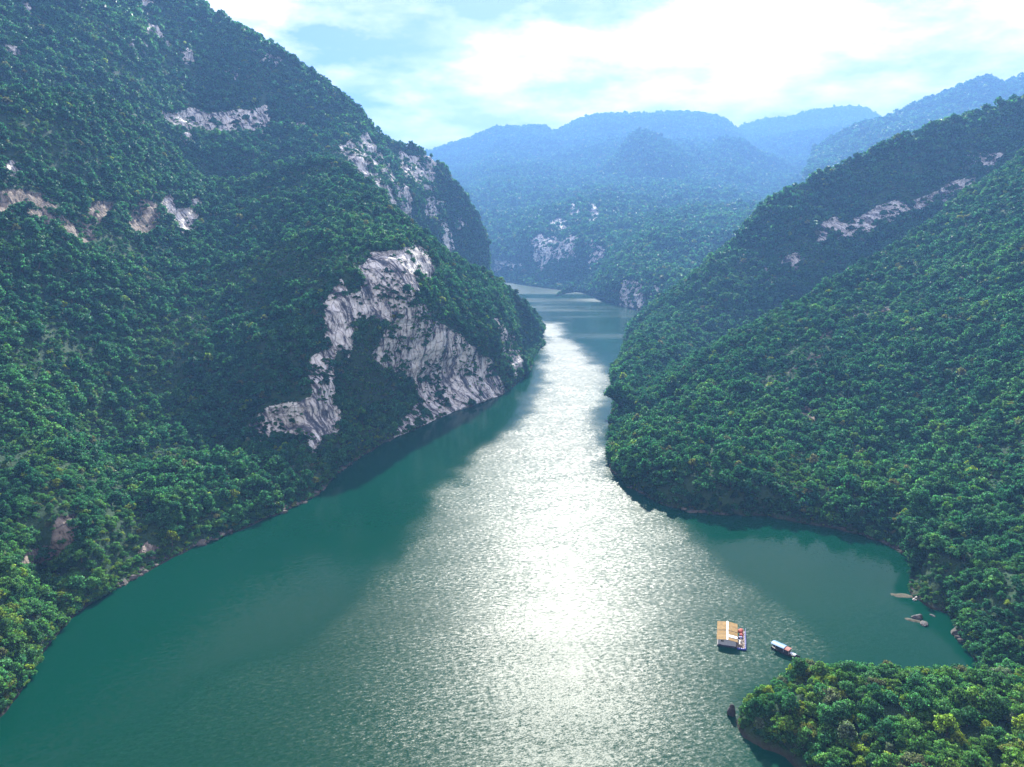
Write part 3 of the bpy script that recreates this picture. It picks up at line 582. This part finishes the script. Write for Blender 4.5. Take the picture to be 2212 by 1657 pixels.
for S in SAMPLES:
    P, idx, d, sp = scatter(S, spacing); ok = P[:, 2] > 0.12; P, idx, d, sp = P[ok], idx[ok], d[ok], sp[ok]; n = len(P)
    big = fbm(P, 45, 3, 301); pat = fbm(P, 11, 2, 311)
    rad = sp * 0.80 * np.exp(RNG.normal(0, 0.42, n)) * (1 + 0.35 * big + 0.2 * pat)
    on_rock = S['rock'][idx] > 0.5; rad = np.where(on_rock, rad * 0.72, rad); rad = np.where(P[:, 2] < 2.0, rad * 0.7, rad)
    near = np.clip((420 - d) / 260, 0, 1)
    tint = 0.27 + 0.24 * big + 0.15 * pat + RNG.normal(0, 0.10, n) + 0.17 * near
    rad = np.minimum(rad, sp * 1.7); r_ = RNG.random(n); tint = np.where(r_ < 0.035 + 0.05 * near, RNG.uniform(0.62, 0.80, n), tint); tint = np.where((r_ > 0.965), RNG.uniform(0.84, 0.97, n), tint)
    if S['key'] == 'headland': tint = tint + 0.07
    scrub = fbm(P, 30, 3, 321) > 0.26; rad = np.where(scrub, rad * 0.62, rad); tint = np.where(scrub & (tint < 0.6), tint + 0.14, tint)
    var = RNG.integers(0, 7, n); var = np.where((RNG.random(n) < 0.04) & (P[:, 2] > 40), 7, var); rad = np.where(var == 7, np.minimum(rad, 2.2) * 0.8, rad); var = np.where(on_rock | (P[:, 2] < 2.0), np.where(RNG.random(n) < 0.6, 4, var), var)
    rad = np.where((tint > 0.6) & (S['key'] != 'headland'), rad * 0.78, rad)
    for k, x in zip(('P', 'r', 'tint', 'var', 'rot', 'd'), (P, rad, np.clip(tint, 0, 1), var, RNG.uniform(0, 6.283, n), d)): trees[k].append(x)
    trees['key'].append(np.array([S['key']] * n))
T = {k: np.concatenate(v) for k, v in trees.items() if v}
print('trees', len(T['P']), {k: int((T['key'] == k).sum()) for k in np.unique(T['key'])})

u, v, f = project(T['P'] + np.array([0, 0, 1.0]) * T['r'][:, None])
size_px = np.where((u > 5) & (u < 2206) & (v > 5) & (v < 1652), T['r'] * FPX / f, 0)
ybush = int(np.argmin(np.where(T['key'] == 'left', np.hypot(u - 374, v - 1176), 1e9))); T['tint'][ybush] = 0.79; T['r'][ybush] = 2.5; T['P'][ybush, 2] += 0.8; T['var'][ybush] = 0
order = np.argsort(-size_px)[:300]; order = np.r_[order[order != ybush][:299], ybush]; single = np.zeros(len(u), bool); single[order] = True

def gn_group():
    g = bpy.data.node_groups.new('plant_woods', 'GeometryNodeTree')
    g.interface.new_socket('Geometry', in_out='INPUT', socket_type='NodeSocketGeometry'); g.interface.new_socket('Trees', in_out='INPUT', socket_type='NodeSocketCollection')
    g.interface.new_socket('Geometry', in_out='OUTPUT', socket_type='NodeSocketGeometry')
    N = NT(g); gi = N.add('NodeGroupInput'); go = N.add('NodeGroupOutput')
    ci = N.add('GeometryNodeCollectionInfo'); ci.inputs['Separate Children'].default_value = True; ci.inputs['Reset Children'].default_value = True; N.l.new(gi.outputs['Trees'], ci.inputs['Collection'])
    mp_ = N.add('GeometryNodeMeshToPoints'); N.l.new(gi.outputs['Geometry'], mp_.inputs[0])
    def attr(nm, ty):
        a = N.add('GeometryNodeInputNamedAttribute', data_type=ty); a.inputs['Name'].default_value = nm; return a.outputs[0]
    ip = N.add('GeometryNodeInstanceOnPoints'); N.l.new(mp_.outputs[0], ip.inputs['Points']); N.l.new(ci.outputs[0], ip.inputs['Instance'])
    ip.inputs['Pick Instance'].default_value = True; N.l.new(attr('variant', 'INT'), ip.inputs['Instance Index'])
    N.l.new(attr('turn', 'FLOAT_VECTOR'), ip.inputs['Rotation']); N.l.new(attr('size', 'FLOAT_VECTOR'), ip.inputs['Scale'])
    N.l.new(ip.outputs[0], go.inputs[0]); return g
GN = gn_group()
def woods(name, label, sel, lib, parent=None):
    n = int(sel.sum())
    if n == 0: return None
    me = bpy.data.meshes.new(name); me.vertices.add(n); me.vertices.foreach_set('co', T['P'][sel].astype(np.float32).ravel())
    r = T['r'][sel]; sz = np.stack([r, r, r * RNG.uniform(0.85, 1.3, n)], -1); rot = np.stack([RNG.normal(0, 0.09, n), RNG.normal(0, 0.09, n), T['rot'][sel]], -1)
    for nm, ty, a, key in (('tint', 'FLOAT', T['tint'][sel], 'value'), ('size', 'FLOAT_VECTOR', sz, 'vector'), ('turn', 'FLOAT_VECTOR', rot, 'vector')):
        at = me.attributes.new(nm, ty, 'POINT'); at.data.foreach_set(key, a.astype(np.float32).ravel())
    at = me.attributes.new('variant', 'INT', 'POINT'); at.data.foreach_set('value', T['var'][sel].astype(np.int32))
    o = link(name, me, parent); md = o.modifiers.new('woods', 'NODES'); md.node_group = GN
    md[[i.identifier for i in GN.interface.items_tree if i.name == 'Trees'][0]] = LIB[lib]
    if parent is None: tag(o, label, 'forest', kind='stuff')
    return o
rest = ~single
for key, nm, lab in (('headland', 'headland_forest', 'mixed yellow-green forest covering the lower right headland'), ('left', 'left_bank_forest', 'dense green forest covering the near left mountainside'), ('upper', 'high_left_forest', 'dark blue-green forest on the high left mountain'),
                     ('right', 'right_bank_forest', 'dense green forest covering the near right spur'), ('right_far', 'right_ridge_forest', 'blue-green forest on the farther right spur'), ('far', 'far_forest', 'pale hazy forest over the distant mountains')):
    ks = rest & (T['key'] == key); ln = ks & (T['d'] < 300); lm = ks & (T['d'] >= 300) & (T['d'] < 800); lf = ks & (T['d'] >= 800)
    root = None
    for s_, lb in ((ln, 'near'), (lm, 'mid'), (lf, 'far')):
        if s_.sum():
            o = woods(nm if root is None else 'trees', lab, s_, lb, root)
            if root is None: root = o
            else: o['kind'] = 'stuff'

# the 300 trees that show largest are things of their own
crown_me = []
for (V, F), _, nv in NEARV:
    me = mesh_np('crown', V, F, [LEAF], True); me.normals_split_custom_set_from_vertices(nv.tolist()); crown_me.append(me)
trunk_me = [mesh_np('trunk', V, F, [BARK], True) for _, (V, F), _n in NEARV]
SHAPE = {0: 'round-crowned', 1: 'round-crowned', 2: 'flat-topped', 3: 'tall', 4: 'low bushy', 5: 'round-crowned', 6: 'flat-topped', 7: 'pointed'}
def tone(t): return 'dark green' if t < 0.3 else 'mid green' if t < 0.5 else 'bright green' if t < 0.66 else 'yellow-green' if t < 0.84 else 'olive-brown' if t < 0.94 else 'pale grey-green'
def place(i):
    k, uu, vv = T['key'][i], u[i], v[i]
    if k == 'headland':
        if uu < 1690: return 'on the tip of the lower right headland'
        if vv < 1475: return 'along the headland cove edge, ' + ('near tip' if uu < 1850 else 'midway' if uu < 2030 else 'far end')
        if uu < 1850: return 'behind the headland tip, ' + ('upper slope' if vv < 1560 else 'lower slope')
        if uu < 2030: return 'amid the headland, ' + ('upper slope' if vv < 1560 else 'lower slope')
        return 'on the headland, ' + ('right edge' if vv < 1560 else 'bottom right corner')
    if k == 'right': return 'on the right bank ' + ('above the cove shoals' if vv < 1300 else 'below the cove boulders' if vv < 1400 else 'at the cove head')
    return 'in the lower left corner' if vv > 1400 else 'on the left bank by the water bend' if vv > 1250 else 'on the left bank below beige rocks' if vv > 1150 else 'at the left frame edge'
SZ = np.percentile(size_px[order], (30, 75))
for i in order:
    p = T['P'][i]; e = link('tree', None); e.location = p.tolist(); e.rotation_euler = (random.gauss(0, 0.07), random.gauss(0, 0.07), float(T['rot'][i])); r = float(T['r'][i]); e.scale = (r, r, r * random.uniform(0.9, 1.25))
    sz_ = 'large ' if size_px[i] > SZ[1] else 'small ' if size_px[i] < SZ[0] else ''
    tag(e, f"{sz_}{tone(T['tint'][i])} {SHAPE[int(T['var'][i])]} tree {place(i)}", 'tree', 'trees nearest the viewer, ' + place(i))
    if i == ybush: e.name = 'yellow_bush'; tag(e, 'bright yellow bush on the left bank just above the water', 'bush'); del e['group']
    for nm, me in (('trunk', trunk_me[int(T['var'][i])]), ('crown', crown_me[int(T['var'][i])])):
        c = link(nm, me, e); c['tint'] = float(T['tint'][i])

from collections import defaultdict
same = defaultdict(list)
for o in COL.objects:
    if o.name.startswith('tree') and o.get('category') == 'tree': same[o['label']].append(o)
ORD = ['leftmost', 'second from left', 'third from left', 'fourth from left', 'fifth from left', 'sixth from left', 'seventh from left', 'eighth from left']
for lab, os_ in same.items():
    if len(os_) < 2: continue
    os_.sort(key=lambda o: project(np.array(o.location))[0])
    for k, o in enumerate(os_):
        wd_ = ORD[k] if k < 8 and k < len(os_) - 1 else 'rightmost' if k == len(os_) - 1 else 'farther right'
        new = f'{lab}, {wd_} of these'
        if len(new.replace(',', ' ').split()) <= 16: o['label'] = new

# ------------------------------------------------------------------ boats
import bmesh
def bm_box(bm, c, s, rot=None):
    r = bmesh.ops.create_cube(bm, size=1.0); M = Matrix.Translation(c) @ (rot.to_4x4() if rot else Matrix.Identity(4)) @ Matrix.Diagonal((*s, 1))
    bmesh.ops.transform(bm, matrix=M, verts=r['verts']); return r['verts']
def part(name, build, mat, parent, bevel=0.0, smooth=False):
    bm = bmesh.new(); build(bm)
    if bevel: bmesh.ops.bevel(bm, geom=bm.edges[:], offset=bevel, segments=2, affect='EDGES', profile=0.6)
    me = bpy.data.meshes.new(name); bm.to_mesh(me); bm.free(); me.materials.append(mat)
    for p in me.polygons: p.use_smooth = smooth
    return link(name, me, parent)
def boxpart(name, c, s, mat, parent, bevel=0.02, rot=None): return part(name, lambda bm: bm_box(bm, c, s, rot), mat, parent, bevel)
def corrugated(x0, x1, z0, z1, y0, y1, th=0.05, pitch=0.32):
    """sloping roof sheet with ribs running down the slope"""
    n = max(4, int((y1 - y0) / (pitch / 4))); ys = np.linspace(y0, y1, n); rib = 0.035 * np.maximum(0, np.cos((ys - y0) / pitch * 2 * math.pi)) ** 2
    V = []; 
    for x, z in ((x0, z0), (x1, z1)):
        for k in (0, 1): V.append(np.stack([np.full(n, x), ys, z + rib - k * th], -1))
    V = np.vstack(V); F = []
    for i in range(n - 1):
        F += [(i, i + 1, 2 * n + i + 1, 2 * n + i), (n + i + 1, n + i, 3 * n + i, 3 * n + i + 1), (i + 1, i, n + i, n + i + 1), (2 * n + i, 2 * n + i + 1, 3 * n + i + 1, 3 * n + i)]
    F += [(0, 2 * n, 3 * n, n), (n - 1, 2 * n - 1, 4 * n - 1, 3 * n - 1)]
    return V, np.array(F)
def drum(name, c, r, h, mat, parent, axis='Z'):
    def b(bm):
        v = []
        prof = [(0.0, -h / 2), (r * 0.93, -h / 2), (r, -h / 2 + 0.05), (r, -h * 0.18), (r * 1.05, -h * 0.16), (r, -h * 0.14), (r, h * 0.14), (r * 1.05, h * 0.16), (r, h * 0.18), (r, h / 2 - 0.05), (r * 0.93, h / 2), (0.0, h / 2)]
        k = 14; rings = []
        for rr, z in prof: rings.append([bm.verts.new((rr * math.cos(a * 2 * math.pi / k), rr * math.sin(a * 2 * math.pi / k), z)) for a in range(k)] if rr > 0 else [bm.verts.new((0, 0, z))])
        for A_, B_ in zip(rings[:-1], rings[1:]):
            for i in range(k):
                if len(A_) == 1: bm.faces.new((A_[0], B_[(i + 1) % k], B_[i]))
                elif len(B_) == 1: bm.faces.new((A_[i], A_[(i + 1) % k], B_[0]))
                else: bm.faces.new((A_[i], A_[(i + 1) % k], B_[(i + 1) % k], B_[i]))
        M = Matrix.Translation(c) @ {'Z': Matrix.Identity(4), 'X': Matrix.Rotation(R(90), 4, 'Y'), 'Y': Matrix.Rotation(R(90), 4, 'X')}[axis]
        bmesh.ops.transform(bm, matrix=M, verts=bm.verts[:])
    return part(name, b, mat, parent, smooth=True)
TAN = simple('tan_roof_sheet', (0.21, 0.130, 0.034), 0.85, 0.16, 1.2); WHITE = simple('white_panel', (0.42, 0.44, 0.47), 0.5, 0.08, 1.5)
PALE = simple('pale_blue_sheet', (0.45, 0.54, 0.64), 0.4, 0.06, 2); DARKB = simple('dark_float', (0.02, 0.025, 0.04), 0.6, 0.2, 2)
BLUE = simple('blue_plastic', (0.012, 0.03, 0.24), 0.35, 0.15, 3); RED = simple('faded_red_tarp', (0.42, 0.10, 0.07), 0.8, 0.2, 2.5, bump=0.4)
WOOD = simple('weathered_plank', (0.20, 0.15, 0.11), 0.85, 0.28, 5); GREEN = simple('green_plastic', (0.02, 0.28, 0.16), 0.45, 0.12, 3)
GLASS = simple('dark_window', (0.02, 0.025, 0.03), 0.08, 0.1, 2); SKYB = simple('sky_blue_canopy', (0.08, 0.20, 0.38), 0.5, 0.1, 1.5)
RUST = simple('red_brown_sheet', (0.22, 0.06, 0.045), 0.7, 0.2, 3); HULL = simple('dark_hull', (0.028, 0.025, 0.026), 0.55, 0.25, 3); RUBBER = simple('black_rubber', (0.02, 0.02, 0.02), 0.8, 0.1, 4)

hb_at = on_z(1549, 1394)            # front left waterline corner of the cabin
HB_ROT = R(-17)
hb_root = link('houseboat', None); hb_root.location = (float(hb_at[0]), float(hb_at[1]), 0); hb_root.rotation_euler = (0, 0, HB_ROT)
tag(hb_root, 'white floating house with tan roofs and a cluttered side deck', 'houseboat')
Wd, Ln, eav, rid = 4.9, 9.6, 1.95, 2.25
boxpart('pontoon', (Wd / 2, Ln / 2, 0.12), (Wd + 0.2, Ln + 0.2, 0.5), DARKB, hb_root, 0.05)
for k in range(0): drum('float_drum', (-0.02, 0.6 + k * 1.05, 0.18), 0.28, 0.92, BLUE, hb_root, 'Y')
for y0, y1 in ((0.15, 4.55), (5.15, 9.45)):
    def cab(bm, y0=y0, y1=y1):
        prof = [(0.1, 0.4), (Wd - 0.1, 0.4), (Wd - 0.1, eav - 0.1), (Wd / 2, rid - 0.1), (0.1, eav - 0.1)]
        a = [bm.verts.new((x, y0, z)) for x, z in prof]; b = [bm.verts.new((x, y1, z)) for x, z in prof]
        bm.faces.new(a); bm.faces.new(b[::-1])
        for i in range(5): bm.faces.new((a[i], b[i], b[(i + 1) % 5], a[(i + 1) % 5]))
        bmesh.ops.recalc_face_normals(bm, faces=bm.faces[:])
    cb = part('cabin', cab, WHITE, hb_root)
    ye = y0 - 0.3, y1 + 0.04
    for x0, x1 in ((-0.3, Wd / 2 - 0.16), (Wd / 2 + 0.16, Wd + 0.3)):
        za, zb = (eav - 0.1, rid - 0.03) if x0 < 1 else (rid - 0.03, eav - 0.1)
        Vr, Fr = corrugated(x0, x1, za + 0.06, zb + 0.06, *ye); link('roof_sheet', mesh_np('roof_sheet', Vr, Fr, [TAN], False), hb_root)
    boxpart('ridge_cap', (Wd / 2, sum(ye) / 2, rid + 0.08), (0.46, ye[1] - ye[0] + 0.12, 0.07), WHITE, hb_root, 0.02)
sk_t = math.atan2(eav - rid, Wd / 2 + 0.14)
boxpart('skylight_sheet', (Wd * 0.765 + 0.1, 1.9, (eav + rid) / 2 + 0.1), (2.5, 1.15, 0.05), PALE, hb_root, 0.0, Matrix.Rotation(-sk_t, 3, 'Y'))
for x in (1.0, 1.38):
    wn = boxpart('window', (x, 0.13, 1.55), (0.3, 0.05, 0.5), GLASS, hb_root, 0.0)
    boxpart('frame', (x, 0.12, 1.82), (0.36, 0.05, 0.04), WHITE, wn, 0.0)
for k in range(12): boxpart('wall_batten', (0.35 + k * 0.385, 0.135, 1.2), (0.035, 0.035, 1.5), WHITE, hb_root, 0.0) if k not in (2, 3) else None
boxpart('door', (Wd - 0.09, 3.2, 1.2), (0.05, 0.8, 1.5), GLASS, hb_root, 0.0)
# side deck
for k in range(7): boxpart('deck_plank', (Wd + 0.22 + k * 0.34, 4.3, 0.42 + 0.012 * (k % 2)), (0.3, 9.2, 0.06), WOOD, hb_root, 0.0)
for k in range(8): drum('deck_drum', (Wd + 2.35, 0.2 + k * 1.12, 0.2), 0.29, 0.95, BLUE, hb_root, 'Y')
for k in range(2): drum('deck_drum', (Wd + 0.7 + k * 1.0, -0.28, 0.2), 0.29, 0.95, BLUE, hb_root, 'X')
for k in range(5): 
    boxpart('rail_post', (Wd + 2.42, 0.3 + k * 2.1, 0.95), (0.07, 0.07, 1.1), WHITE, hb_root, 0.0)
boxpart('rail', (Wd + 2.42, 4.5, 1.48), (0.06, 8.5, 0.06), BLUE, hb_root, 0.0)
hbM = Matrix.Translation(hb_root.location) @ Matrix.Rotation(HB_ROT, 4, 'Z')
def lump(name, loc, size, mat, seed, label, cat, n=2, amp=0.22, sink=0.0, world=False):
    """an irregular heap or boulder"""
    bm = bmesh.new(); bmesh.ops.create_icosphere(bm, subdivisions=n + 1, radius=1.0)
    co = np.array([v.co[:] for v in bm.verts]); nz = fbm(co + seed * 3.1, 0.9, 4, seed); fac = np.sign(nz) * np.abs(nz) ** 0.7
    for v, k in zip(bm.verts, fac):
        q = v.co * (1 + amp * float(k) * 1.6); q.z = max(q.z, -0.55); v.co = Vector((q.x * size[0], q.y * size[1], q.z * size[2]))
    zmin = min(v.co.z for v in bm.verts)
    for v in bm.verts: v.co.z -= zmin
    me = bpy.data.meshes.new(name); bm.to_mesh(me); bm.free(); me.materials.append(mat)
    for p in me.polygons: p.use_smooth = True
    o = link(name, me); q = Vector(loc) if world else hbM @ Vector(loc); o.location = q; o.rotation_euler = (0, 0, HB_ROT if not world else seed); o.location.z -= sink
    return tag(o, label, cat)
lump('tarp_bundle', (Wd + 1.15, 7.6, 0.46), (0.75, 0.9, 0.75), RED, 3, 'large faded red tarp heap at the back of the houseboat deck', 'tarp')
lump('tarp_bundle', (Wd + 1.35, 5.55, 0.46), (0.6, 0.55, 0.55), RED, 5, 'small faded red tarp heap beside the green tub on the deck', 'tarp')
def tub(bm):
    for (z0, z1, r0, r1) in ((0, 0.5, 0.36, 0.45),):
        k = 14; a = [bm.verts.new((r0 * math.cos(i * 2 * math.pi / k), r0 * math.sin(i * 2 * math.pi / k), z0)) for i in range(k)]; b = [bm.verts.new((r1 * math.cos(i * 2 * math.pi / k), r1 * math.sin(i * 2 * math.pi / k), z1)) for i in range(k)]
        c = [bm.verts.new((r1 * .88 * math.cos(i * 2 * math.pi / k), r1 * .88 * math.sin(i * 2 * math.pi / k), z1)) for i in range(k)]; d = [bm.verts.new((r0 * .9 * math.cos(i * 2 * math.pi / k), r0 * .9 * math.sin(i * 2 * math.pi / k), 0.06)) for i in range(k)]
        bm.faces.new(a[::-1]); bm.faces.new(d)
        for i in range(k):
            j = (i + 1) % k; bm.faces.new((a[i], a[j], b[j], b[i])); bm.faces.new((b[i], b[j], c[j], c[i])); bm.faces.new((c[i], c[j], d[j], d[i]))
tb = part('plastic_tub', tub, GREEN, None, smooth=True); tb.location = hbM @ Vector((Wd + 0.62, 5.9, 0.47)); tag(tb, 'green plastic tub between the red tarps on the houseboat deck', 'tub')
cr = boxpart('storage_crate', (0, 0, 0.28), (0.9, 0.6, 0.55), BLUE, None, 0.04); cr.location = hbM @ Vector((Wd + 1.1, 4.55, 0.47)); cr.rotation_euler = (0, 0, HB_ROT + 0.2); tag(cr, 'blue storage crate in the middle of the houseboat deck', 'crate')
ps = link('plank_pile', None); ps.location = hbM @ Vector((Wd + 1.15, 2.4, 0.47)); ps.rotation_euler = (0, 0, HB_ROT); tag(ps, 'untidy pile of weathered planks at the front of the houseboat deck', 'planks')
for k in range(8): boxpart('plank', (random.uniform(-0.6, 0.6), random.uniform(-0.7, 0.7), 0.06 + k * 0.07), (0.2, random.uniform(1.4, 2.2), 0.06), WOOD if k % 3 else WHITE, ps, 0.0, Matrix.Rotation(random.uniform(-0.9, 0.9), 3, 'Z'))
cb2 = lump('sack', (Wd + 1.1, 0.75, 0.46), (0.55, 0.4, 0.35), WOOD, 9, 'brown sack by the front edge of the houseboat deck', 'sack')

# small covered boat behind the headland trees
b0, b1 = on_z(1694, 1410), on_z(1744, 1432)
bt = link('covered_boat', None); bt.location = (float(b0[0]), float(b0[1]), 0); BR = math.atan2(b1[1] - b0[1], b1[0] - b0[0]); bt.rotation_euler = (0, 0, BR); bt.scale = (0.86, 0.86, 0.86)
tag(bt, 'dark-hulled wooden boat with a sky blue canopy and red-brown cabin roof', 'boat')
def hull(bm):
    st = [(-4.2, 0.75, 0.75, 0.0), (-3.0, 1.0, 0.6, -0.1), (-1.0, 1.1, 0.55, -0.15), (1.5, 1.08, 0.58, -0.15), (3.0, 0.8, 0.72, -0.05), (4.0, 0.42, 0.92, 0.15), (4.8, 0.06, 1.15, 0.6)]
    rings = []
    for x, wv, top, bot in st:
        prof = [(wv * 0.88, top - 0.02), (wv * 0.8, 0.28 + bot * .3), (0, 0.25 + bot * .3), (-wv * 0.8, 0.28 + bot * .3), (-wv * 0.88, top - 0.02), (-wv, top), (-wv * 0.8, bot), (0, bot - 0.08), (wv * 0.8, bot), (wv, top)]
        rings.append([bm.verts.new((x, y, z)) for y, z in prof])
    for A_, B_ in zip(rings[:-1], rings[1:]):
        for i in range(10): bm.faces.new((A_[i], A_[(i + 1) % 10], B_[(i + 1) % 10], B_[i]))
    bm.faces.new(rings[0]); bm.faces.new(rings[-1][::-1]); bmesh.ops.recalc_face_normals(bm, faces=bm.faces[:])
part('hull', hull, HULL, bt, smooth=False)
def canopy(x0, x1, wv, z, rise):
    def f_(bm):
        k = 9; R0 = []
        for x in (x0, x1):
            for th in (0, 0.06): R0.append([bm.verts.new((x, wv * (2 * i / (k - 1) - 1), z + rise * (1 - (2 * i / (k - 1) - 1) ** 2) - th)) for i in range(k)])
        for i in range(k - 1):
            bm.faces.new((R0[0][i], R0[0][i + 1], R0[2][i + 1], R0[2][i])); bm.faces.new((R0[1][i + 1], R0[1][i], R0[3][i], R0[3][i + 1]))
            bm.faces.new((R0[0][i + 1], R0[0][i], R0[1][i], R0[1][i + 1])); bm.faces.new((R0[2][i], R0[2][i + 1], R0[3][i + 1], R0[3][i]))
        for i in (0, k - 1): bm.faces.new((R0[0][i], R0[2][i], R0[3][i], R0[1][i]))
        bmesh.ops.recalc_face_normals(bm, faces=bm.faces[:])
    return f_
part('canopy', canopy(-4.1, 0.1, 1.22, 2.0, 0.26), SKYB, bt); part('cabin_roof', canopy(0.13, 1.75, 1.15, 1.85, 0.22), RUST, bt)
part('bow_cover', canopy(1.8, 3.6, 0.55, 0.95, 0.2), PALE, bt); boxpart('cabin', (-0.6, 0, 1.2), (4.2, 1.7, 1.25), HULL, bt, 0.03)
for x in (-4.0, -2.6, 0.0, 1.65):
    for y in (-1.02, 1.02): boxpart('post', (x, y, 1.3), (0.07, 0.07, 1.3), WHITE, bt, 0.0)
for k in range(3): boxpart('window', (-2.0 + k * 1.1, -0.86, 1.4), (0.7, 0.03, 0.4), GLASS, bt, 0.0)

# ------------------------------------------------------------------ rocks in the water
GREYR = simple('grey_boulder', (0.07, 0.066, 0.066), 0.85, 0.3, 1.4, bump=0.6); DARKR = simple('dark_boulder', (0.035, 0.03, 0.032), 0.8, 0.3, 1.5, bump=0.6); PALER = simple('pale_stone', (0.55, 0.52, 0.47), 0.85, 0.12, 2, bump=0.3)
BARM = simple('brown_shoal', (0.045, 0.042, 0.02), 0.9, 0.35, 0.8, bump=0.5)
def rock(u_, v_, size, mat, seed, label, sink=0.25): p = on_z(u_, v_); return lump('boulder', (p[0], p[1], 0), size, mat, seed, label, 'boulder', 3, 0.26, sink, True)
rock(1578, 1543, (0.8, 0.9, 2.1), DARKR, 21, 'dark upright boulder standing in the water off the headland tip')
rock(1981, 1334, (1.6, 1.0, 0.8), GREYR, 22, 'grey boulder in the cove beside the small flat stone')
rock(1995, 1348, (1.7, 0.95, 0.5), GREYR, 23, 'low grey boulder farther out in the cove shallows')
rock(2014, 1330, (0.8, 0.45, 0.25), GREYR, 24, 'small flat stone at the cove bank', 0.1)
rock(1974, 1296, (0.55, 0.4, 0.35), PALER, 25, 'small white stone on the brown shoal, lower of two', 0.05)
rock(1977, 1291, (0.5, 0.4, 0.35), PALER, 26, 'small white stone on the brown shoal, upper of two', 0.05)
def shoal(u_, v_, rx, ry, rot, seed, label):
    n = 40; p = on_z(u_, v_); g = np.linspace(-1.3, 1.3, n); X, Yv = np.meshgrid(g, g); h = 0.26 * (1 - X ** 2 - Yv ** 2) - 0.06
    P_ = np.stack([X.ravel() * rx, Yv.ravel() * ry, h.ravel()], -1); P_[:, 2] += fbm(P_ * (1, 1, 0), 1.6, 4, seed) * 0.22 - 0.05
    o = link('shoal', mesh_np('shoal', P_, grid_faces(n, n), [BARM], True)); o.location = (p[0], p[1], 0); o.rotation_euler = (0, 0, rot); tag(o, label, 'shoal', kind='structure')
shoal(1948, 1287, 4.5, 1.6, R(-8), 91, 'brown gravel shoal running out from the right bank')
shoal(1972, 1340, 2.4, 1.2, R(-20), 92, 'small brown shoal beside the grey boulders in the cove')

# ------------------------------------------------------------------ haze: one closed box of even air
hm, ht, ho = new_mat('haze')
pv = ht.add('ShaderNodeVolumePrincipled'); pv.inputs['Density Attribute'].default_value = ''; pv.inputs['Density'].default_value = 0.00024
pv.inputs['Color'].default_value = (0.16, 0.345, 0.69, 1); pv.inputs['Anisotropy'].default_value = 0.1
ht.l.new(pv.outputs[0], ho.inputs['Volume']); hm.cycles.homogeneous_volume = True
hb = np.array([(x, y, z) for z in (-6, 1250) for y in (-650, 8300) for x in (-5300, 5300)], float)
haze = tag(link('haze', mesh_np('haze', hb, [(0, 2, 3, 1), (4, 5, 7, 6), (0, 1, 5, 4), (2, 6, 7, 3), (0, 4, 6, 2), (1, 3, 7, 5)], [hm], False)), 'blue haze filling the gorge air', 'haze', kind='stuff')
